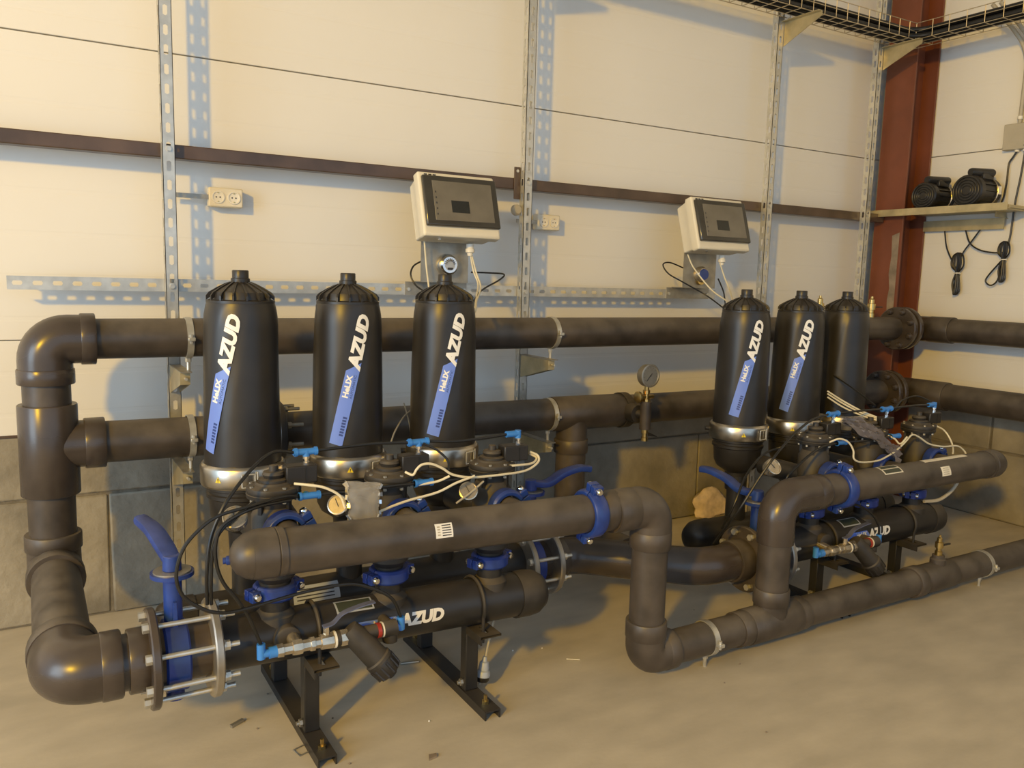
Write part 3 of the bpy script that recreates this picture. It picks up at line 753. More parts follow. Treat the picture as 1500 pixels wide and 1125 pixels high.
# ------------------------------------------------------------------ stands
def stand(X, lean, bz, label, tie):
    t = thing('support_stand', label, 'stand', (X, 2.64, 0), 'black manifold stands')
    y0, y1 = 2.28, 2.99
    r = MB().box((X-.03, y0, .026), (X+.03, y1, .031)).box((X-.03, y0, 0), (X-.025, y1, .026)).box((X+.025, y0, 0), (X+.03, y1, .026))
    obj('base_channel', r, 'black_paint', t)
    for y in (2.46, 2.84):
        zt = bz-.079 if y < 2.6 else bz-.10
        obj('post', MB().box((X-.025, y-.022, .031), (X+.025, y+.022, zt)), 'black_paint', t, bev=.004)
    zt = bz-.083
    pl_ = MB().slotted((X+.015, 2.33, zt), (1, 0, 0), (0, 1, 0), .08, .11, .11, .06, .014, -.008).box((X-.025, 2.33, zt-.03), (X-.02, 2.44, zt-.008))
    pt = obj('saddle_plate', pl_, 'black_dusty', t)
    u = MB(); u.torus((X+.005, 2.45, bz), (1, 0, 0), .0865, .0065, 26, 8, -.35, PI+.35)
    u.cyl((X+.005, 2.372, zt-.04), (X+.005, 2.3705, bz-.03), .006, seg=10)
    u.cyl((X+.005, 2.528, zt-.02), (X+.005, 2.5295, bz-.03), .006, seg=10)
    obj('u_bolt', u, 'black_dusty', t)
    obj('nut', MB().hexn((X+.005, 2.372, zt-.024), (X+.005, 2.372, zt-.009), .012), 'zinc', t)
    for y in (2.335, 2.93):
        b = MB().hexn((X, y, .031), (X, y, .042), .013).cyl((X, y, .04), (X, y, .062), .006, seg=8)
        obj('anchor_bolt', b, 'brass', t)
    obj('side_bolt', MB().cyl((X-.045, 2.46, .06), (X-.025, 2.46, .06), .007, seg=8).hexn((X-.036, 2.46, .06), (X-.026, 2.46, .06), .013), 'zinc_dull', t)
    return t
stand(.735, 0, bz1(.735), 'black post stand under the front manifold below the ball valve, riser battery', 0)
stand(1.315, 0, bz1(1.315), 'black post stand with dangling power plug beside it, riser battery', 0)
stand(3.17, 0, bz2(3.17), 'black post stand below the ball valve of the column-side battery', 0)
stand(3.765, 0, bz2(3.765), 'black post stand at the capped manifold end of the column-side battery', 0)

# ------------------------------------------------------------------ ball valve and strainer assemblies
def strainer(x, z, label):
    y = 2.305
    t = thing('strainer_assembly', label, 'strainer', (x, y, z-.16))
    c = MB().lathe((x+.045, y, z), (1, 0, 0), [(0, .012), (0, .020), (.018, .021), (.02, .017), (.045, .017), (.046, .023), (.06, .024), (.074, .023), (.076, .018), (.098, .018), (.10, .022), (.112, .022), (.114, .017), (.13, .017), (.132, .024), (.168, .026), (.17, .022), (.19, .022), (.192, .026), (.215, .026), (.217, .02)], 8)
    c.cyl((x+.108, y, z), (x+.108, y+.07, z+.008), .020, seg=16)
    obj('ball_valve_body', c, 'nickel', t)
    obj('valve_stem', MB().hexn((x+.195, y, z+.02), (x+.195, y, z+.048), .010), 'nickel', t)
    h = MB(); P = spline([(x+.185, y, z+.045), (x+.215, y-.002, z+.052), (x+.245, y-.004, z+.078), (x+.30, y-.006, z+.092), (x+.345, y-.008, z+.098)], 5)
    vs = []; fs = []
    for p in P:
        for dy, dz in ((-.011, 0), (.011, 0), (.011, .004), (-.011, .004)): vs.append(p+Vector((0, dy, dz)))
    for q in range(len(P)-1):
        for k in range(4):
            k2 = (k+1) % 4; fs.append((q*4+k, q*4+k2, q*4+4+k2, q*4+4+k))
    fs += [(3, 2, 1, 0), tuple(len(vs)-4+k for k in range(4))]
    obj('valve_lever', h.add(vs, fs), 'lever_grey', t)
    obj('push_fitting', MB().cyl((x+.022, y, z), (x+.045, y, z), .017, seg=16).cyl((x, y, z), (x+.024, y, z), .012, seg=14).cyl((x, y, z-.013), (x, y, z+.032), .0125, seg=14), 'fitting_blue', t)
    obj('seal_ring', MB().cyl((x+.217, y, z), (x+.223, y, z), .026, seg=20), 'white_plastic', t)
    b = MB().lathe((x+.223, y, z), (1, 0, 0), [(0, .024), (.03, .024), (.034, .02), (.06, .022), (.14, .022), (.15, .020), (.185, .020)], 20)
    b.lathe((x+.275, y, z+.012), (.60, -.25, -.74), [(-.015, .030), (.02, .037), (.115, .040), (.12, .045), (.13, .045)], 28)
    obj('strainer_body', b, 'black_dusty', t)
    cp = obj('strainer_cap', MB().lathe((x+.275, y, z+.012), (.60, -.25, -.74), [(.13, .043), (.135, .044), (.170, .042), (.180, .036), (.182, .018), (.192, .016), (.192, 0)], 28), 'black_plastic', t)
    u, v, a = frame((.60, -.25, -.74)); o = Vector((x+.275, y, z+.012))
    for k in range(12):
        q = k*PI/6; d = u*math.cos(q)+v*math.sin(q)
        obj('cap_rib', MB().cyl(o+a*.135+d*.0425, o+a*.175+d*.0405, .005, seg=6), 'black_plastic', cp)
    obj('red_ring', MB().cyl((x+.355, y, z), (x+.367, y, z), .024, seg=20), 'red_ring', t)
    obj('clip_ring', MB().cyl((x+.372, y, z), (x+.376, y, z), .0245, seg=20), 'white_plastic', t)
    obj('outlet_tee', MB().cyl((x+.376, y, z), (x+.42, y, z), .026, seg=20).cyl((x+.405, y+.01, z), (x+.405, y+.01, z-.048), .024, seg=20).cyl((x+.405, y, z), (x+.405, y+.09, z-.005), .020, seg=16), 'black_dusty', t)
    obj('outlet_fitting', MB().cyl((x+.42, y, z), (x+.445, y, z), .012, seg=14).cyl((x+.438, y, z-.012), (x+.438, y, z+.03), .0125, seg=14), 'fitting_blue', t)
    return t
strainer(.545, .394, 'ball valve with drooping black strainer in front of the riser-side front manifold')
strainer(2.955, .325, 'ball valve with drooping black strainer in front of the column-side front manifold')

# ------------------------------------------------------------------ drain pipe run near the floor
t = thing('drain_pipe_run', 'brown drain pipe dropping from the first battery and running low along the floor', 'pipe', (2.6, DY, .05))
LZ = .118; DX = 1.935; UX = 2.60
sock((1.685, DY, drain_z(0, 1.68)), (1.76, DY, drain_z(0, 1.7)), .0715, t, 'pvc', 'flange_adapter')
elbow([(1.74, DY, .692), (DX, DY, .692), (DX, DY, .55)], .085, .0755, t, 'pvc')
sock((1.745, DY, .692), (1.835, DY, .692), .0765, t); sock((DX, DY, .60), (DX, DY, .535), .077, t)
pipe((DX, DY, .58), (DX, DY, .19), DR, t)
elbow([(DX, DY, .21), (DX, DY, LZ), (DX+.12, DY, LZ)], .075, .074, t, 'pvc'); sock((DX, DY, .19), (DX, DY, .255), .077, t)
sock((DX+.075, DY, LZ), (DX+.125, DY, LZ), .076, t)
pipe((DX+.10, DY, LZ), (5.43, DY, LZ), .064, t)
sock((2.40, DY, LZ), (2.475, DY, LZ), .071, t); sock((2.455, DY, LZ), (2.74, DY, LZ), .074, t, 'pvc', 'tee_body'); sock((2.72, DY, LZ), (2.79, DY, LZ), .0715, t)
pipe((UX, DY, LZ), (UX, DY, .25), .069, t, 'pvc', 'tee_branch'); sock((UX, DY, .195), (UX, DY, .262), .0735, t)
pipe((UX, DY, .23), (UX, DY, .50), DR, t)
elbow([(UX, DY, .455), (UX, DY, .640), (2.83, DY, .640)], .12, .0745, t, 'pvc_clean', n=14)
sock((2.79, DY, .640), (2.855, DY, .640), .0755, t, 'pvc_clean'); pipe((2.82, DY, .640), (2.975, DY, .640), DR+.001, t)
sock((3.545, DY, LZ), (3.61, DY, LZ), .0735, t); sock((3.60, DY, LZ), (3.86, DY, LZ), .0685, t, 'pvc', 'reducer_tee'); 
obj('riser_nipple', MB().lathe((3.76, DY, LZ+.05), (0, 0, 1), [(0, .036), (.035, .036), (.04, .028), (.055, .028)], 20), 'pvc', t)
clamp((2.245, DY, LZ), (1, 0, 0), .064, 'galvanised floor clamp round the drain pipe beside the drop elbow', .050)
clamp((4.14, DY, LZ), (1, 0, 0), .064, 'galvanised floor clamp round the drain pipe beyond the brass air valve', .050)
def air_valve(p, label, s=1.0, lever=1):
    x, y, z = p
    t = thing('air_valve', label, 'valve', p)
    obj('body', MB().lathe(p, (0, 0, 1), [(0, .017*s), (.02*s, .017*s), (.022*s, .013*s), (.035*s, .013*s), (.037*s, .019*s), (.065*s, .019*s), (.067*s, .012*s), (.085*s, .012*s), (.09*s, .006*s), (.10*s, .006*s)], 12), 'brass', t)
    obj('lever', MB().cbox((x+.035*s, y-.01, z+.05*s), (.07*s, .012, .007)), 'black_plastic', t, bev=.002)
    return t
air_valve((3.76, DY, LZ+.104), 'brass air valve with black lever standing on the low drain pipe')
air_valve((4.22, PY, UZ+UR-.003), 'brass air valve on the upper wall pipe between the column-side canisters', 1.35)
air_valve((4.72, PY, UZ+UR-.003), 'brass air valve on the upper wall pipe right before the bolted flange', 1.35)

# ------------------------------------------------------------------ flanges and pipes on the right wall
def flange_joint(X, Z, R, label):
    t = thing('flange_joint', label, 'flange', (X, PY, Z-R))
    for xa in (X, X+.062):
        obj('flange', MB().lathe((xa, PY-.02, Z), (1, 0, 0), [(0, .07), (0, R-.006), (.006, R), (.03, R), (.036, R-.006), (.036, .07)], 36), 'pvc_clean', t)
    obj('wafer', MB().cyl((X+.036, PY-.02, Z), (X+.062, PY-.02, Z), R*.8, seg=32), 'black_plastic', t)
    for k in range(8):
        a = PI/8+k*PI/4; y = PY-.02+math.cos(a)*(R-.026); z = Z+math.sin(a)*(R-.026)
        obj('bolt_cap', MB().lathe((X, y, z), (-1, 0, 0), [(0, .020), (.012, .020), (.022, .014), (.027, 0)], 14), 'black_plastic' if 0 else 'pvc_clean', t)
    return t
flange_joint(4.96, UZ, .142, 'brown bolted flange joint on the upper wall pipe in front of the column')
flange_joint(4.86, .815, .142, 'brown bolted flange joint on the lower wall pipe behind the last canister')
t = thing('flange_joint', 'dark bolted flange on the lower wall pipe half behind the first canister', 'flange', (.83, PY, .70))
for xa in (.80, .862): obj('flange', MB().lathe((xa, PY, .838), (1, 0, 0), [(0, .078), (0, .124), (.006, .13), (.03, .13), (.036, .124), (.036, .078)], 36), 'black_paint', t)
obj('wafer', MB().cyl((.836, PY, .838), (.862, PY, .838), .10, seg=32), 'black_plastic', t)
for k in range(8):
    a = PI/8+k*PI/4; y = PY+math.cos(a)*.106; z = .838+math.sin(a)*.106
    o = obj('stud', MB().cyl((.79, y, z), (.965, y, z), .0075, seg=10), 'zinc_dull', t)
    obj('nut', MB().hexn((.898, y, z), (.915, y, z), .014), 'zinc_dull', o)
t = thing('corner_pipe', 'upper brown pipe turning the corner and running along the right wall', 'pipe', (5.19, 3.2, 1.15))
elbow([(5.05, PY-.02, UZ), (5.19, PY-.02, UZ), (5.19, 3.25, UZ)], .11, .084, t)
sock((5.19, 3.28, UZ), (5.19, 3.12, UZ), .086, t); pipe((5.19, 3.2, UZ), (5.19, -3, UZ), .077, t)
t = thing('corner_pipe', 'lower brown pipe turning the corner and running along the right wall', 'pipe', (5.08, 3.2, .73))
elbow([(4.95, PY-.02, .815), (5.08, PY-.02, .815), (5.08, 3.25, .815)], .11, .092, t)
sock((5.08, 3.28, .815), (5.08, 3.05, .815), .093, t); pipe((5.08, 3.2, .815), (5.08, -3, .815), .084, t)

# ------------------------------------------------------------------ gauge on the lower wall pipe
t = thing('pressure_gauge', 'round pressure gauge with brass fittings on the lower wall pipe tap', 'gauge', (2.72, 3.23, .70))
gx, gy = 2.72, 3.22
obj('saddle_strap', MB().lathe((2.685, PY, .82), (1, 0, 0), [(0, .080), (0, .094), (.045, .094), (.045, .080)], 36, cap=False), 'black_dusty', t)
obj('tap', MB().cyl((2.705, PY-.07, .82), (2.705, PY-.14, .82), .05, .045, seg=24).cyl((2.705, PY-.13, .82), (gx, gy, .82), .022, seg=16), 'black_dusty', t)
obj('tee_pipe', MB().lathe((gx, gy, .745), (0, 0, 1), [(0, .024), (0, .029), (.145, .029), (.145, .022)], 20), 'pvc', t)
obj('drain_cock', MB().lathe((gx, gy, .745), (0, 0, -1), [(0, .018), (.02, .018), (.022, .014), (.04, .014), (.042, .018), (.06, .018)], 10), 'brass', t)
obj('cock_lever', MB().prism([(0, .008), (.05, -.014), (.052, -.018), (0, -.010)], (gx+.014, gy-.01, .722), (1, 0, 0), (0, 0, 1), .012), 'black_plastic', t)
obj('gauge_cock', MB().lathe((gx, gy, .89), (0, 0, 1), [(0, .02), (.014, .02), (.016, .013), (.04, .013), (.042, .018), (.06, .018), (.062, .012), (.085, .012)], 10).cyl((gx-.05, gy, .915), (gx+.045, gy, .915), .010, seg=10), 'brass', t)
obj('cock_knob', MB().lathe((gx-.04, gy, .915), (-1, 0, 0), [(0, .010), (.006, .030), (.018, .030), (.022, .02)], 16), 'brass', t)
gd = Vector((.02, -1, .03)).normalized(); gc = Vector((gx, gy, 1.025))
cs = obj('case', MB().lathe(gc-gd*.02, gd, [(0, .0), (0, .052), (.006, .056), (.038, .056), (.04, .060), (.046, .060), (.048, .052), (.044, .050)], 36), 'zinc_dull', t)
obj('dial', MB().cyl(gc+gd*.0225, gc+gd*.0235, .051, seg=32), 'dial_face', cs)
u, v, a = frame(gd); 
obj('needle', MB().tube([gc+gd*.0245+(-u*.5-v*.55)*.05, gc+gd*.0245, gc+gd*.0245+(u*.5+v*.5)*.022], .0022, 6).cyl(gc+gd*.0235, gc+gd*.027, .004), 'ink', cs)
tk = MB()
for k in range(11):
    q = -.6+k*(PI+1.2)/10; d = u*math.cos(q)+v*math.sin(q); s2 = gd.cross(d)
    tk.tube([gc+gd*.0238+d*.038, gc+gd*.0238+d*.045], .0009, 4)
obj('scale_marks', tk, 'ink', cs)

def small_gauge(c, d, label, R=.03, m='dial_face'):
    c = Vector(c); d = Vector(d).normalized()
    t = thing('dial_gauge', label, 'gauge', tuple(c-Vector((0, 0, R))))
    k = obj('case', MB().lathe(c-d*.028, d, [(0, 0), (0, R*.92), (.006, R), (.028, R), (.03, R*1.05), (.036, R*1.05), (.037, R*.94), (.034, R*.92)], 28), 'nickel', t)
    obj('dial', MB().cyl(c+d*.0045, c+d*.0055, R*.93, seg=28), m, k)
    u, v, a = frame(d)
    obj('needle', MB().tube([c+d*.007+(v*.6-u*.3)*R, c+d*.007-(v*.2-u*.1)*R], .0012, 6), 'ink', k)
    obj('stem', MB().cyl(c-d*.028, c-d*.07, .009, seg=10).hexn(c-d*.04, c-d*.055, .014), 'brass', t)
    return t
small_gauge((.484, 2.33, .805), (-.25, -.72, .65), 'small tarnished dial gauge facing up between looping black tubes near the capped drain manifold', .033, 'dial_tarnished')
small_gauge((.792, 2.35, .80), (-.45, -.75, .5), 'small dial gauge half behind the clear plastic bag', .030, 'label_white')
small_gauge((1.245, 2.36, .79), (-.35, -.8, .5), 'small white dial gauge before the third valve from the riser', .030, 'label_white')
small_gauge((2.66, 2.32, .745), (-.1, -.75, .55), 'small tarnished dial gauge above the drain elbow of the column-side battery', .034, 'dial_tarnished')

# ------------------------------------------------------------------ control boxes
def control_box(X, z, label, dial, flip=0):
    t = thing('control_box', label, 'control box', (X, 3.66, 1.41))
    tilt = math.radians(17)
    M = Matrix.Translation((X, 3.49, z)) @ Matrix.Rotation(-tilt, 4, 'X')
    W, Hh, D = .392, .30, .085
    def ob(name, f, m, bev=0, parent=t):
        mb = MB(); f(mb); mb.v = [tuple(M @ Vector(p)) for p in mb.v]; return obj(name, mb, m, parent, bev)
    def housing(mb):
        # local: x width, z height, -y to the room; back slightly smaller than the front rim
        w0, h0 = W/2, Hh/2
        loops = [(w0-.035, h0-.03, .085), (w0-.02, h0-.018, .075), (w0-.012, h0-.012, .0), (w0, h0, -.02), (w0, h0, -.06), (w0-.006, h0-.006, -.068)]
        vs = []; fs = []
        for a, b, y in loops: vs += [(-a, y, -b), (a, y, -b), (a, y, b), (-a, y, b)]
        for i in range(len(loops)-1):
            for k in range(4): k2 = (k+1) % 4; fs.append((i*4+k, i*4+k2, i*4+4+k2, i*4+4+k))
        fs += [(3, 2, 1, 0), tuple(len(vs)-4+k for k in range(4))]
        mb.add(vs, fs)
    hs = ob('housing', housing, 'cream_plastic', .006)
    wd = ob('window_cover', lambda mb: mb.box((-W/2+.012, -.088, -Hh/2+.042), (W/2-.004, -.066, Hh/2-.022)), 'smoked_window', .006)
    ob('inner_panel', lambda mb: mb.box((-W/2+.055, -.0905, -Hh/2+.066), (W/2-.034, -.0875, Hh/2-.048)), 'window_inner', .002, wd)
    ob('display', lambda mb: mb.box((-.055, -.0915, -.045), (.035, -.0895, .012)), 'screen', 0, wd)
    for q in range(5): ob('indicator', lambda mb: mb.box((-W/2+.065, -.0915, -.06+q*.026), (-W/2+.07, -.090, -.052+q*.026)), 'ink', 0, wd)
    for q in range(3): ob('print_mark', lambda mb: mb.box((-W/2+.03+q*.022, -.0695, Hh/2-.015), (-W/2+.045+q*.022, -.0675, Hh/2-.010)), 'ink', 0, hs)
    ob('lid_screw', lambda mb: mb.cyl((-W/2+.09, -.03, -Hh/2-.003), (-W/2+.09, -.03, -Hh/2+.004), .007, seg=10), 'chrome', 0, hs)
    gx = X+.095; gz = z-Hh/2-.02
    gl = MB().lathe((gx, 3.50, gz+.02), (0, 0, -1), [(0, .018), (.02, .018), (.022, .022), (.038, .022), (.042, .014), (.055, .012)], 12)
    obj('cable_gland', gl, 'white_plastic', t)
    # stainless back plate with foot bolted to the rail
    pz0, pz1 = 1.475, z-.06
    obj('back_plate', MB().box((X-.125, 3.575, pz0), (X+.125, 3.579, pz1)), 'zinc_dull', t)
    obj('foot_plate', MB().box((X-.125, 3.575, pz0-.004), (X+.125, 3.67, pz0)).box((X-.165, 3.665, 1.407), (X+.165, 3.669, pz0-.004)), 'zinc_dull', t)
    for q in (-.15, .15): obj('bolt', MB().hexn((X+q, 3.665, 1.435), (X+q, 3.656, 1.435), .009), 'zinc', t)
    if dial:
        c = Vector((X+.005, 3.56, 1.555))
        k = obj('dial_bezel', MB().lathe(c+Vector((0, .015, 0)), (0, -1, 0), [(0, .04), (0, .052), (.02, .052), (.04, .046), (.046, .038)], 32), 'chrome', t)
        obj('dial_face', MB().lathe(c+Vector((0, -.02, 0)), (0, -1, 0), [(0, .040), (.010, .036), (.014, 0)], 28), 'label_silver', k)
        tk = MB()
        for q in range(9):
            an = .2+q*(PI-.4)/8; d = Vector((math.cos(an), 0, math.sin(an)))
            tk.tube([c+Vector((0, -.036, 0))+d*.018, c+Vector((0, -.032, 0))+d*.031], .0014, 5)
        tk.cbox(c+Vector((0, -.034, -.018)), (.026, .003, .010)); obj('dial_marks', tk, 'ink', k)
    else:
        c = Vector((X-.0, 3.56, 1.55))
        k = obj('dial_bezel', MB().lathe(c+Vector((0, .015, 0)), (0, -1, 0), [(0, .036), (0, .046), (.02, .046), (.035, .036)], 28), 'nickel', t)
        obj('dial_face', MB().lathe(c+Vector((0, -.018, 0)), (0, -1, 0), [(0, .034), (.010, .03), (.013, 0)], 24), 'label_darkblue', k)
        obj('brass_seat', MB().cyl(c+Vector((0, .015, -.03)), c+Vector((0, -.005, -.03)), .03, seg=20), 'brass', t)
    return t
control_box(1.735, 1.805, 'cream control box with smoked window above a chrome dial, between two struts', 1)
control_box(3.375, 1.812, 'cream control box with smoked window nearer the red-brown column', 0)

# sockets
def socket(X, z, label, bar):
    t = thing('wall_socket', label, 'socket', (X, 3.78, z-.04))
    obj('box', MB().cbox((X, 3.775, z), (.143, .050, .082)), 'cream_plastic', t, bev=.006)
    for s_ in (-1, 1):
        c = Vector((X+.033*s_, 3.7495, z))
        r = obj('socket_well', MB().lathe(c, (0, -1, 0), [(0, .0), (0.0005, .021), (.004, .022), (.004, .027), (.0, .028)], 24), 'white_plastic', t)
        for dx, dz in ((-.008, 0), (.008, 0)): obj('hole', MB().cyl(c+Vector((dx, -.0006, dz)), c+Vector((dx, -.0012, dz)), .0032, seg=10), 'ink', r)
        for dz in (-.018, .018): obj('earth_clip', MB().cbox(c+Vector((0, -.0025, dz)), (.006, .004, .004)), 'brass', r)
    obj('mounting_bar', MB().box((min(bar), 3.755, z-.012), (max(bar), 3.759, z+.008)), 'zinc_dull', t)
    return t
socket(.765, 1.814, 'double wall socket on a short bar beside the strut near the riser', (.535, .696))
socket(2.435, 1.802, 'double wall socket just beside the middle strut, below the brown girt', (2.235, 2.366))
t = thing('strut_clip', 'small dark clip and knob where the middle strut meets the girt', 'bracket', (2.175, 3.66, 1.90))
obj('plate', MB().box((2.16, 3.658, 1.90), (2.195, 3.667, 2.06)), 'girt_paint', t, bev=.002)
obj('screw', MB().hexn((2.175, 3.659, 2.04), (2.175, 3.652, 2.04), .008), 'zinc', t)
obj('knob', MB().lathe((2.17, 3.66, 1.845), (0, -1, 0), [(0, .028), (.02, .028), (.03, .018), (.03, 0)], 20), 'grey_plastic', t)

# ------------------------------------------------------------------ tubes and cables
hose('air_tube', [(0.684, 2.435, 0.956), (0.61, 2.4, 0.97), (0.543, 2.36, 0.939), (0.48, 2.32, 0.887), (0.443, 2.3, 0.842), (0.411, 2.3, 0.762), (0.399, 2.3, 0.665), (0.402, 2.32, 0.568)], 0.0052, 'rubber', 'black air tube from the first blue tee bending down past the blue butterfly valve', 'tube')
hose('air_tube', [(0.68, 2.375, 0.833), (0.626, 2.345, 0.847), (0.513, 2.28, 0.848), (0.417, 2.26, 0.834), (0.353, 2.25, 0.789), (0.324, 2.25, 0.742), (0.313, 2.25, 0.683), (0.329, 2.25, 0.63), (0.367, 2.25, 0.593), (0.413, 2.25, 0.568), (0.483, 2.27, 0.554), (0.655, 2.3, 0.561), (0.796, 2.31, 0.561), (0.871, 2.31, 0.541), (0.95, 2.305, 0.491), (0.983, 2.305, 0.421)], 0.0052, 'rubber', 'black air tube making the big loop over the blue butterfly valve to the strainer outlet', 'tube')
hose('air_tube', [(0.651, 2.36, 0.83), (0.526, 2.285, 0.84), (0.443, 2.275, 0.808), (0.42, 2.275, 0.756), (0.421, 2.275, 0.694), (0.439, 2.275, 0.638), (0.477, 2.275, 0.579), (0.508, 2.285, 0.521), (0.545, 2.305, 0.424)], 0.0052, 'rubber', 'black air tube dropping to the blue fitting at the riser-side ball valve', 'tube')
hose('air_tube', [(0.541, 2.34, 0.844), (0.454, 2.31, 0.793), (0.419, 2.3, 0.741), (0.41, 2.3, 0.644), (0.413, 2.32, 0.566)], 0.0052, 'rubber', 'short black air tube hanging straight down beside the capped drain manifold', 'tube')
hose('air_tube', [(.754, 2.435, .956), (.85, 2.432, .961), (.96, 2.434, .962), (1.062, 2.435, .956)], .0052, 'rubber', 'black air tube joining the first and second blue tees of the riser battery', 'tube')
hose('air_tube', [(1.128, 2.435, .956), (1.22, 2.42, .950), (1.34, 2.425, .952), (1.432, 2.435, .956)], .0052, 'rubber', 'black air tube running to the last blue elbow of the riser battery', 'tube')
hose('air_tube', [(.744, 2.375, .833), (.85, 2.36, .835), (.96, 2.36, .838), (1.057, 2.375, .833)], .0052, 'rubber', 'lower black air tube crossing before the bonnets of the riser battery', 'tube')
hose('air_tube', [(1.12, 2.375, .833), (1.2, 2.36, .835), (1.3, 2.36, .84), (1.36, 2.372, .84)], .0052, 'rubber', 'lower black air tube ending at the third valve from the riser', 'tube')
hose('signal_cable', [(0.664, 2.37, 0.876), (0.699, 2.35, 0.873), (0.746, 2.335, 0.863), (0.79, 2.325, 0.835), (0.803, 2.315, 0.798)], 0.0042, 'cable_white', 'cream cable arching from the first valve to the clear plastic bag', 'cable')
hose('signal_cable', [(1.026, 2.38, 0.873), (1.041, 2.355, 0.868), (1.05, 2.345, 0.888), (1.069, 2.345, 0.901), (1.102, 2.345, 0.9), (1.142, 2.345, 0.881), (1.179, 2.345, 0.857), (1.247, 2.345, 0.841), (1.373, 2.36, 0.834), (1.48, 2.38, 0.833), (1.543, 2.4, 0.852), (1.555, 2.42, 0.872), (1.526, 2.43, 0.887)], 0.0042, 'cable_white', 'long cream cable humping over the riser-side valves and looping at the end', 'cable')
hose('signal_cable', [(1.254, 2.335, 0.847), (1.184, 2.33, 0.832), (1.116, 2.33, 0.808), (1.021, 2.33, 0.794), (0.961, 2.325, 0.783), (0.915, 2.315, 0.774)], 0.0042, 'cable_white', 'cream cable sagging down into the clear plastic bag', 'cable')
hose('signal_cable', [(1.387, 2.385, 0.856), (1.455, 2.385, 0.854), (1.52, 2.4, 0.852), (1.553, 2.425, 0.863), (1.53, 2.435, 0.878)], 0.0042, 'cable_white', 'short cream cable curling back at the last solenoid of the riser battery', 'cable')
hose('signal_cable', [(1.067, 2.37, 0.829), (1.13, 2.36, 0.836), (1.169, 2.35, 0.852)], 0.0042, 'cable_white', 'thin cream cable ending under the second solenoid from the riser', 'cable')
hose('signal_cable', [(1.105, 2.42, 0.953), (1.147, 2.4, 0.93), (1.176, 2.38, 0.898), (1.171, 2.36, 0.868)], 0.004, 'rubber', 'short black cable curving from the second blue tee', 'cable')
hose('signal_cable', [(1.302, 2.36, 0.818), (1.248, 2.345, 0.79), (1.186, 2.33, 0.764)], 0.0035, 'grey_plastic', 'thin grey cable slanting past the white dial gauge', 'cable')
hose('signal_cable', [(1.339, 3.05, 0.956), (1.26, 2.95, 0.944), (1.143, 2.75, 0.933), (1.066, 2.6, 0.927)], 0.003, 'grey_plastic', 'thin grey lead hanging between the second and third canisters', 'cable')
hose('signal_cable', [(1.601, 3.52, 1.661), (1.613, 3.52, 1.542), (1.61, 3.48, 1.433), (1.531, 3.3, 1.362), (1.465, 3.15, 1.311), (1.5, 3.06, 1.28), (1.462, 3.022, 1.1), (1.455, 3.012, 0.92)], 0.0042, 'cable_white', 'cream cable dropping from the left gland of the chrome-dial control box', 'cable')
hose('signal_cable', [(1.829, 3.5, 1.626), (1.844, 3.49, 1.533), (1.85, 3.45, 1.469), (1.761, 3.3, 1.409), (1.649, 3.12, 1.356), (1.512, 3.0672, 1.28), (1.474, 3.0292, 1.1), (1.467, 3.0192, 0.92)], 0.0042, 'cable_white', 'cream cable of the bunch from the white gland above the third canister', 'cable', 'cables from control box glands')
hose('signal_cable', [(1.833, 3.5, 1.626), (1.857, 3.485, 1.524), (1.849, 3.42, 1.454), (1.738, 3.25, 1.396), (1.632, 3.08, 1.343), (1.524, 3.0744, 1.28), (1.486, 3.0364, 1.1), (1.479, 3.0264, 0.92)], 0.0042, 'cable_white', 'cream cable of the bunch from the white gland above the third canister', 'cable', 'cables from control box glands')
hose('signal_cable', [(1.621, 3.6, 1.568), (1.576, 3.585, 1.544), (1.554, 3.565, 1.503), (1.568, 3.54, 1.456), (1.585, 3.47, 1.424), (1.527, 3.3, 1.392), (1.465, 3.15, 1.34), (1.536, 3.0816, 1.28), (1.498, 3.0436, 1.1), (1.491, 3.0336, 0.92)], 0.0042, 'rubber', 'black cable looping out behind the plate with the chrome dial', 'cable')
hose('signal_cable', [(1.891, 3.6, 1.524), (2.001, 3.59, 1.523), (2.054, 3.56, 1.518), (2.008, 3.52, 1.491), (1.857, 3.42, 1.441), (1.724, 3.25, 1.395), (1.633, 3.1, 1.348), (1.5, 3.06, 1.28), (1.462, 3.022, 1.1), (1.455, 3.012, 0.92)], 0.0042, 'rubber', 'black cable with sharp bend reaching towards the middle strut', 'cable')
hose('signal_cable', [(3.224, 3.52, 1.659), (3.262, 3.5, 1.58), (3.324, 3.42, 1.465), (3.279, 3.25, 1.406), (3.114, 3.05, 1.374), (3.237, 3.0672, 1.26), (3.227, 3.0522, 1.1), (3.222, 3.0472, 0.92)], 0.0042, 'cable_white', 'cream cable drooping across the plate of the column-side control box', 'cable')
hose('signal_cable', [(3.454, 3.5, 1.625), (3.478, 3.48, 1.54), (3.447, 3.4, 1.464), (3.274, 3.2, 1.404), (3.139, 3.05, 1.364), (3.249, 3.0744, 1.26), (3.239, 3.0594, 1.1), (3.234, 3.0544, 0.92)], 0.0042, 'cable_white', 'cream cable from the gland of the column-side control box', 'cable')
hose('signal_cable', [(3.289, 3.62, 1.585), (3.171, 3.605, 1.612), (3.108, 3.59, 1.598), (3.129, 3.565, 1.549), (3.202, 3.53, 1.506), (3.333, 3.47, 1.433), (3.312, 3.3, 1.363), (3.122, 3.05, 1.336), (3.261, 3.0816, 1.26), (3.251, 3.0666, 1.1), (3.246, 3.0616, 0.92)], 0.0042, 'rubber', 'black cable looping out behind the column-side control box plate', 'cable')
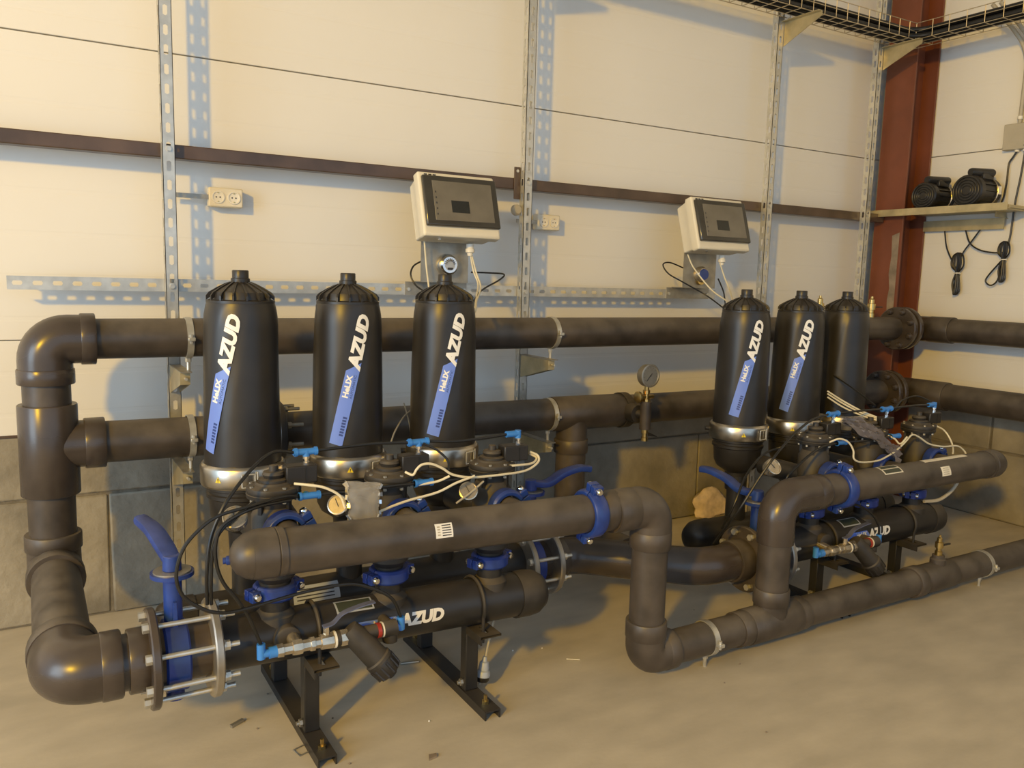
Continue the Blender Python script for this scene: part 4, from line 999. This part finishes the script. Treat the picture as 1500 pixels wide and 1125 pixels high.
hose('signal_cable', [(3.549, 3.6, 1.528), (3.52, 3.52, 1.45), (3.422, 3.4, 1.375), (3.163, 3.1, 1.336), (3.225, 3.06, 1.26), (3.215, 3.045, 1.1), (3.21, 3.04, 0.92)], 0.0042, 'rubber', 'short black cable below the column-side control box gland', 'cable')
hose('air_tube', [(3.135, 2.435, 0.921), (2.983, 2.4, 0.911), (2.817, 2.35, 0.871), (2.676, 2.29, 0.835), (2.608, 2.27, 0.802), (2.551, 2.29, 0.715), (2.484, 2.32, 0.589), (2.485, 2.4, 0.48), (2.528, 2.5, 0.378)], 0.0052, 'rubber', 'black air tube slanting from the first blue tee to behind the S-bend valve', 'tube')
hose('air_tube', [(3.13, 2.375, 0.798), (3.015, 2.36, 0.793), (2.897, 2.335, 0.768), (2.809, 2.32, 0.732), (2.756, 2.315, 0.702), (2.744, 2.33, 0.653)], 0.0052, 'rubber', 'black air tube curving behind the drain elbow of the column-side battery', 'tube')
hose('air_tube', [(3.052, 2.6, 0.744), (2.882, 2.5, 0.768), (2.74, 2.45, 0.762), (2.593, 2.4, 0.697), (2.511, 2.38, 0.585), (2.52, 2.45, 0.461)], 0.0052, 'rubber', 'black air tube arching over the canister foot by the S-bend valve', 'tube')
hose('air_tube', [(3.205, 2.435, .921), (3.30, 2.43, .924), (3.42, 2.432, .924), (3.525, 2.435, .921)], .0052, 'rubber', 'black air tube joining the first and second blue tees near the column', 'tube')
hose('air_tube', [(3.595, 2.435, .921), (3.69, 2.43, .925), (3.80, 2.432, .925), (3.897, 2.435, .921)], .0052, 'rubber', 'black air tube running to the last blue elbow near the column', 'tube')
hose('air_tube', [(3.195, 2.375, .798), (3.28, 2.355, .80), (3.40, 2.355, .80), (3.52, 2.375, .798)], .0052, 'rubber', 'lower black air tube crossing before the bonnets near the column', 'tube')
hose('air_tube', [(3.093, 2.335, 0.531), (3.215, 2.325, 0.518), (3.319, 2.31, 0.47), (3.381, 2.305, 0.404), (3.393, 2.305, 0.352)], 0.0052, 'rubber', 'black air tube running down to the strainer outlet near the column', 'tube')
hose('signal_cable', [(3.644, 2.45, 0.91), (3.769, 2.5, 0.94), (3.911, 2.52, 0.954), (3.958, 2.48, 0.936), (3.974, 2.45, 0.911)], 0.004, 'rubber', 'black cable humping above the last solenoid near the column', 'cable')
hose('signal_cable', [(3.702, 2.9, 1.043), (3.58, 2.7, 1.017), (3.56, 2.58, 0.971), (3.534, 2.48, 0.932)], 0.004, 'rubber', 'black cable descending between the second and third canisters near the column', 'cable')
hose('signal_cable', [(3.471, 2.71, 0.975), (3.448, 2.6, 0.943), (3.46, 2.5, 0.907), (3.481, 2.43, 0.886)], 0.0042, 'cable_white', 'cream cable of the bunch slanting down past the stripeless canister', 'cable', 'cables past the stripeless canister')
hose('signal_cable', [(3.473, 2.71, 0.961), (3.45, 2.6, 0.93), (3.461, 2.5, 0.897), (3.482, 2.43, 0.88)], 0.0042, 'cable_white', 'cream cable of the bunch slanting down past the stripeless canister', 'cable', 'cables past the stripeless canister')
hose('signal_cable', [(3.475, 2.71, 0.944), (3.452, 2.6, 0.912), (3.463, 2.5, 0.885), (3.483, 2.43, 0.871)], 0.0042, 'cable_white', 'cream cable of the bunch slanting down past the stripeless canister', 'cable', 'cables past the stripeless canister')
hose('signal_cable', [(3.072, 2.37, 0.808), (3.114, 2.35, 0.824), (3.165, 2.34, 0.806), (3.19, 2.33, 0.768), (3.186, 2.32, 0.732), (3.235, 2.315, 0.713), (3.349, 2.315, 0.709), (3.43, 2.32, 0.723), (3.497, 2.325, 0.742), (3.583, 2.34, 0.772), (3.648, 2.35, 0.801), (3.705, 2.35, 0.787), (3.787, 2.345, 0.747), (3.889, 2.335, 0.727), (4, 2.33, 0.722), (4.048, 2.32, 0.695), (4.051, 2.305, 0.669)], 0.0042, 'cable_white', 'long cream cable wandering over the valves near the column to the drain manifold', 'cable')
hose('signal_cable', [(3.505, 2.38, 0.804), (3.531, 2.36, 0.789), (3.554, 2.345, 0.766), (3.603, 2.345, 0.796)], 0.0042, 'cable_white', 'short cream cable with a kink between valves near the column', 'cable')
hose('signal_cable', [(3.935, 2.42, 0.818), (3.99, 2.4, 0.791), (4.002, 2.37, 0.749), (3.982, 2.34, 0.714), (3.936, 2.31, 0.693)], 0.0042, 'cable_white', 'cream cable curving down from the last solenoid near the column', 'cable')
hose('water_hose', [(3.844, 2.38, 0.441), (3.929, 2.36, 0.443), (3.986, 2.34, 0.477), (4.005, 2.32, 0.522), (4.006, 2.31, 0.56)], 0.0085, 'grey_plastic', 'thick grey hose curling under the column-side drain manifold', 'hose')

hose('signal_cable', [(1.305, 3.05, .985), (1.30, 3.0, .94), (1.29, 2.95, .90), (1.28, 2.92, .87)], .003, 'grey_plastic', 'thin grey lead hanging straight beside the third canister', 'cable')

# ------------------------------------------------------------------ shelf with motors on the right wall
t = thing('motor_shelf', 'steel-edged shelf on the right wall carrying two black motors', 'shelf', (5.28, 3.2, 1.95))
obj('board', MB().box((5.10, 2.80, 2.000), (WX-.005, 3.52, 2.018)), 'shelf_steel', t)
obj('front_angle', MB().box((5.085, 2.80, 1.985), (5.09, 3.74, 2.030)).box((5.09, 2.80, 1.995), (5.12, 3.53, 2.0)), 'shelf_steel', t)
obj('rear_angle', MB().box((WX-.045, 2.98, 1.895), (WX-.04, 3.53, 1.96)).box((WX-.045, 2.98, 1.96), (WX-.003, 3.53, 1.965)), 'shelf_steel', t)
obj('side_bracket', MB().box((5.09, 2.81, 1.99), (WX-.003, 2.816, 2.0)).box((5.30, 2.985, 1.965), (WX-.02, 2.99, 2.0)), 'shelf_steel', t)
def motor(Y, label, sc=1.0):
    z = 2.018+.096*sc
    t = thing('compressor_motor', label, 'motor', (5.26, Y, 2.018), 'motors on the shelf')
    x0 = 5.12
    b = MB().lathe((x0, Y, z), (1, 0, 0), [(0, 0), (0, .040), (.004, .086*sc), (.012, .092*sc), (.05, .092*sc), (.055, .080*sc), (.19, .080*sc), (.195, .088*sc), (.235, .086*sc), (.25, .06*sc), (.25, 0)], 36)
    obj('body', b, 'black_plastic', t)
    for q, r in enumerate((.075, .058, .042, .027)):
        obj('fan_grille', MB().torus((x0-.001, Y, z), (1, 0, 0), r*sc, .0035, 28, 6), 'rubber', t)
    for k in range(14):
        a = PI*2*k/14; c = Vector((x0+.122, Y+math.cos(a)*.082*sc, z+math.sin(a)*.082*sc))
        obj('cooling_fin', MB().cbox(c, (.13, .016, .004), Matrix.Rotation(a, 3, 'X')), 'black_plastic', t)
    obj('clamp_band', MB().torus((x0+.19, Y, z), (1, 0, 0), .088*sc, .003, 28, 6), 'band_steel', t)
    obj('capacitor', MB().lathe((x0+.01, Y-.012, z+.105*sc), (1, -.25, .02), [(0, .0), (0, .022), (.01, .026), (.17, .026), (.18, .022), (.18, 0)], 18), 'black_paint', t)
    obj('terminal_box', MB().cbox((x0+.13, Y-.02, z+.085*sc), (.11, .09, .04)), 'black_plastic', t, bev=.006)
    obj('rating_plate', MB().cbox((x0+.21, Y-.087*sc, z+.01), (.036, .003, .05)), 'dial_face', t)
    for s_ in (-1, 1): obj('foot', MB().cbox((5.235, Y+s_*.055, 2.024), (.12, .03, .012)), 'black_plastic', t, bev=.002)
    return t
motor(3.375, 'black finned motor on the shelf next to the red-brown column', .96)
motor(3.085, 'black finned motor on the shelf below the grey junction box', 1.08)
t = thing('junction_box', 'grey junction box on the right wall above the motors', 'junction box', (5.41, 2.92, 2.38))
obj('box', MB().box((5.385, 2.80, 2.385), (WX-.001, 3.035, 2.545)), 'grey_plastic', t, bev=.004)
obj('lid_screw', MB().cyl((5.386, 2.90, 2.405), (5.382, 2.90, 2.405), .006, seg=10), 'zinc_dull', t)
for k, y in enumerate((2.955, 2.905)):
    obj('cable_gland', MB().cyl((5.412, y, 2.385), (5.412, y, 2.372), .014, seg=12), 'white_plastic', t)
for y, lab in ((2.957, 'grey conduit rising from the junction box, the one nearer the column'), (2.908, 'grey conduit rising from the junction box, the one further from the column')):
    t = thing('conduit', lab, 'conduit', (5.415, y, 2.545))
    obj('pipe', MB().tube(spline([(5.415, y, 2.545), (5.415, y-.003, 2.7), (5.413, y-.005, 2.9), (5.40, y+.02, 3.02), (5.33, y+.06, 3.12), (5.2, y+.12, 3.25)], 6), .0125, 12), 'grey_plastic', t)
    obj('saddle_clip', MB().cyl((5.415, y, 2.572), (5.415, y, 2.59), .017, seg=14), 'white_plastic', t)
hose('hanging_cable', [(5.412, 2.955, 2.374), (5.41, 2.975, 2.34), (5.41, 2.996, 2.30), (5.405, 2.995, 2.2), (5.38, 2.99, 2.1), (5.36, 2.99, 2.06)], .006, 'rubber', 'black cable bending from the junction box down behind the motors', 'cable')
hose('hanging_cable', [(5.412, 2.905, 2.374), (5.41, 2.915, 2.22), (5.41, 2.933, 2.051), (5.41, 2.941, 1.858), (5.405, 2.948, 1.80), (5.40, 2.95, 1.75)], .006, 'rubber', 'black cable hanging straight from the junction box past the shelf end', 'cable')
def bundle(Y, z, label, leads, s=1.0, tilt=0):
    t = thing('coiled_cord', label, 'cord', (5.39, Y, z-.16), 'coiled cords under the shelf')
    for k in range(5):
        w_ = (.05-.009*k)*s*(1 if k % 2 == 0 else -.9)
        P = [(5.395-.006*k, Y, z), (5.392-.006*k, Y+w_, z+.05*s), (5.39-.005*k, Y+w_*.8, z+.115*s), (5.388-.005*k, Y, z+.13*s), (5.388-.005*k, Y-abs(w_)*.35, z+.07*s), (5.39-.006*k, Y, z)]
        obj('loop', MB().tube(spline(P, 5), .005, 7), 'rubber', t)
        w2 = w_*.42
        P = [(5.395-.006*k, Y, z), (5.392-.006*k, Y+w2+.01, z-.06), (5.39-.006*k, Y+w2, z-.12), (5.39-.006*k, Y+.002, z-.142), (5.39-.006*k, Y-w2, z-.11), (5.394-.006*k, Y-.004, z)]
        obj('loop', MB().tube(spline(P, 5), .0055, 7), 'rubber', t)
    obj('tie', MB().torus((5.382, Y, z), (0, 0, 1), .018, .004, 16, 6), 'white_plastic', t)
    for L_ in leads: obj('lead', MB().tube(spline(L_, 6), .005, 7), 'rubber', t)
    return t
bundle(3.25, 1.612, 'tied coil of black cord hanging nearer the column under the shelf', [[(5.40, 3.376, 1.90), (5.40, 3.347, 1.776), (5.40, 3.277, 1.652), (5.395, 3.25, 1.615)], [(5.40, 3.129, 1.90), (5.40, 3.184, 1.819), (5.40, 3.225, 1.761), (5.395, 3.25, 1.70)]])
bundle(2.955, 1.70, 'tied coil of black cord hanging under the shelf end below the straight cord', [[(5.40, 3.232, 1.90), (5.40, 3.192, 1.81), (5.40, 3.123, 1.764), (5.40, 3.039, 1.746), (5.395, 2.973, 1.745)], [(5.385, 2.97, 1.69), (5.385, 3.04, 1.60), (5.385, 3.055, 1.56), (5.385, 3.02, 1.535), (5.385, 2.98, 1.57), (5.385, 2.962, 1.68)]], .85)

# ------------------------------------------------------------------ cable tray
TZ = 3.08; TH = .10
t = thing('cable_tray', 'wire mesh cable tray turning the corner high on the walls', 'cable tray', (4.0, 3.52, TZ))
xa, xb, yn, yf = 1.6, 4.97, 3.42, 3.59; xo = 5.15; ye = .2
L_ = MB()
def rail_pair(y_in, y_out, z): return [[(xa, y_in, z), (xb if y_in == yn else xo, y_in, z), (xb if y_in == yn else xo, ye, z)]]
for (y, x) in ((yn, xb), (yf, xo)):
    for z in (TZ, TZ+TH*.5, TZ+TH):
        obj('long_wire', MB().tube([(xa, y, z), (x, y, z)], .0024, 6).tube([(x, y, z), (x, ye, z)], .0024, 6), 'tray_wire', t)
for y in (yn+.06, yn+.12):
    obj('long_wire', MB().tube([(xa, y, TZ), (xb+(y-yn), y, TZ), (xb+(y-yn), ye, TZ)], .0024, 6), 'tray_wire', t)
rg = MB().tube([(0, yn, TZ+TH), (0, yn, TZ), (0, yf, TZ), (0, yf, TZ+TH)], .0026, 6)
r0 = obj('rung', rg, 'tray_wire', t); r0.location = (xa-4.0+4.0, 0, 0)
k = 1; x = xa+.1
base_mesh = r0.data
while x < xb:
    c = r0.copy(); COL.objects.link(c); c.parent = t; c.location.x = r0.location.x+.1*k; k += 1; x += .1
rg = MB().tube([(xb, 0, TZ+TH), (xb, 0, TZ), (xo, 0, TZ), (xo, 0, TZ+TH)], .0026, 6)
r1 = obj('rung', rg, 'tray_wire', t); r1.location.y = yn
y = yn-.11; k = 1
while y > ye:
    c = r1.copy(); COL.objects.link(c); c.parent = t; c.location.y = yn-.11*k; k += 1; y -= .11
for k in range(6):
    o1 = .022+.028*k; zz = TZ+.020+.012*(k % 2)
    hosep = fillet([(xa+.02*k, yn+o1, zz), (xb+o1, yn+o1, zz), (xb+o1, ye, zz)], .12, 8)
    single('tray_cable', MB().tube(hosep, .0138, 10), 'rubber', 'thick black cable lying in the wire mesh tray', 'cable', 'thick cables in the tray')
for k in range(3):
    o1 = .03+.035*k; zz = TZ+.062
    hosep = fillet([(xa+.02*k, yn+o1, zz), (xb+o1, yn+o1, zz), (xb+o1, ye, zz)], .12, 8)
    single('tray_cable', MB().tube(hosep, .0138, 10), 'rubber', 'thick black cable lying in the wire mesh tray', 'cable', 'thick cables in the tray')

# ------------------------------------------------------------------ loose items
def pouch(corners, thick, seed, n=9, m_=9):
    random.seed(seed); A, Bq, Cc, D = [Vector(p) for p in corners]; nrm = (Bq-A).cross(D-A).normalized()
    mb = MB(); vs = []; fs = []
    for side in (1, -1):
        for i in range(n):
            for j in range(m_):
                u, v = i/(n-1), j/(m_-1)
                p = A*(1-u)*(1-v)+Bq*u*(1-v)+Cc*u*v+D*(1-u)*v
                e = math.sin(PI*u)*math.sin(PI*v)
                p = p+nrm*side*(thick*e**.7+random.uniform(0, .004)*e**.2)+Vector((random.uniform(-1, 1), 0, random.uniform(-1, 1)))*.0025
                vs.append(p)
    k = n*m_
    for s_ in (0, 1):
        for i in range(n-1):
            for j in range(m_-1):
                a = s_*k+i*m_+j; f = (a, a+m_, a+m_+1, a+1); fs.append(f if s_ else f[::-1])
    return mb.add(vs, fs)
t = thing('plastic_bag', 'clear plastic bag with crinkled shiny edges hanging before the second valve', 'bag', (.855, 2.31, .74))
obj('pouch', pouch([(.796, 2.305, .886), (.912, 2.305, .868), (.906, 2.30, .742), (.806, 2.30, .752)], .014, 5), 'clear_bag', t, ang=.9)
for (a, b, sd) in (((.800, 2.302, .88), (.808, 2.298, .755), 1), ((.910, 2.302, .862), (.902, 2.298, .748), 2)):
    random.seed(sd); a = Vector(a); b = Vector(b)
    P = [a.lerp(b, q/10)+Vector((random.uniform(-.005, .005), random.uniform(-.004, .004), 0)) for q in range(11)]
    obj('crimped_edge', MB().tube(P, .004, 5, rs=[random.uniform(.004, .009) for q in P]), 'chrome', t, ang=.2)
def crumple(path, half, thick, seed):
    random.seed(seed); P = spline(path, 5); n = len(P); m_ = 9; vs = []; fs = []
    for i, p in enumerate(P):
        q = i/(n-1)*(len(half)-1); k = min(int(q), len(half)-2); hw = half[k]+(half[k+1]-half[k])*(q-k)
        T = (P[min(i+1, n-1)]-P[max(i-1, 0)]).normalized(); W_ = T.cross(Vector((0, -1, .4))).normalized(); Nn = W_.cross(T)
        for side in (1, -1):
            for j in range(m_):
                e = j/(m_-1)*2-1
                vs.append(p+W_*e*hw+Nn*(side*thick*(1-e*e)**.5*random.uniform(.2, 1)+.012*math.sin(e*7+i*.8))+Vector((0, 0, random.uniform(-.004, .004))))
    k = 2*m_
    for i in range(n-1):
        for j in range(m_-1):
            a = i*k+j; fs.append((a, a+1, a+k+1, a+k)); a += m_; fs.append((a, a+k, a+k+1, a+1))
    return MB().add(vs, fs)
single('plastic_bag', crumple([(3.20, 2.40, .895), (3.30, 2.37, .862), (3.38, 2.345, .815), (3.45, 2.335, .765), (3.52, 2.32, .715)], (.012, .042, .034, .02, .045), .012, 9), 'grey_bag', 'crumpled grey plastic bag draped over the valves near the column', 'bag')
t = thing('power_plug', 'grey mains plug dangling just above the floor beside the black stand', 'plug', (1.37, 2.47, .025))
pd = Vector((-.16, -.08, -1)).normalized(); pc = Vector((1.385, 2.475, .10))
obj('cord', MB().tube(spline([(1.47, 2.53, .30), (1.45, 2.52, .25), (1.41, 2.495, .16), pc], 6), .005, 8), 'grey_plastic', t)
obj('grip', MB().lathe(pc, pd, [(-.026, .007), (-.01, .010), (-.006, .016), (.016, .020), (.022, .019), (.026, .024), (.040, .027), (.046, .026)], 18), 'label_silver', t)
obj('face', MB().lathe(pc+pd*.046, pd, [(0, .0262), (.012, .025), (.018, .021), (.018, 0)], 18), 'black_plastic', t)
for s_ in (-1, 1): obj('pin', MB().cyl(pc+pd*.06+Vector((s_*.009, 0, 0)), pc+pd*.074+Vector((s_*.009, 0, 0)), .0028, seg=8), 'zinc', t)
random.seed(11)
fm = MB(); vs = []; fs = []; nu, nv = 22, 14
lumps = [(random.uniform(-1, 1), random.uniform(-1, 1), random.uniform(-1, 1)) for k in range(9)]
for i in range(nv+1):
    for j in range(nu):
        th = PI*i/nv; ph = 2*PI*j/nu; d = Vector((math.sin(th)*math.cos(ph), math.sin(th)*math.sin(ph), math.cos(th)))
        r = .72+.38*max(max(0, d.dot(Vector(q).normalized()))**6 for q in lumps)+random.uniform(-.02, .02)
        vs.append((3.77+d.x*.16*r, 3.765+max(-.6, d.y)*.06*r, max(.001, .085+d.z*.105*r)))
for i in range(nv):
    for j in range(nu): fs.append((i*nu+j, i*nu+(j+1) % nu, (i+1)*nu+(j+1) % nu, (i+1)*nu+j))
fm.add(vs, fs)
single('foam_lump', fm, 'foam', 'lumpy pinkish expanding foam at the foot of the block wall', 'foam')
# floor debris
def debris(name, mb, m, label): return single(name, mb, m, label, 'debris')
q = [(.675, 2.37), (.72, 2.385), (.708, 2.425), (.665, 2.41)]
debris('wire_square', MB().tube([(x, y, .004) for x, y in q], .0022, 6, closed=True), 'zinc_dull', 'small bent wire square lying on the floor by the stand foot')
debris('screw_anchor', MB().cyl((1.19, 2.79, .006), (1.26, 2.775, .006), .0055, seg=8), 'zinc_dull', 'small metal pin lying on the floor between the two stands')
debris('wire_offcut', MB().tube([(1.79, 2.53, .003), (1.835, 2.50, .003)], .0025, 6), 'zinc', 'short shiny wire offcut on the floor before the drop pipe')
debris('metal_chip', MB().cbox((.545, 2.65, .005), (.05, .012, .010), Matrix.Rotation(.5, 3, 'Z')), 'zinc_dull', 'small metal chip on the floor under the riser-side manifold')
debris('metal_chip', MB().prism([(0, 0), (.03, .005), (.034, .02), (.01, .024)], (1.02, 2.16, .001), (1, 0, 0), (0, 1, 0), .006), 'primer_grey', 'tiny stone chip on the open floor before the stands')
for k in range(26):
    x, y = random.uniform(.3, 2.6), random.uniform(1.5, 2.9)
    debris('grit', MB().lathe((x, y, 0), (random.uniform(-.3, .3), .1, 1), [(0, 0), (.001, .003), (.003, .004), (.006, 0)], 6), random.choice(['primer_grey', 'zinc_dull', 'label_white']), 'tiny crumb of grit on the concrete floor')['group'] = 'grit on the floor'
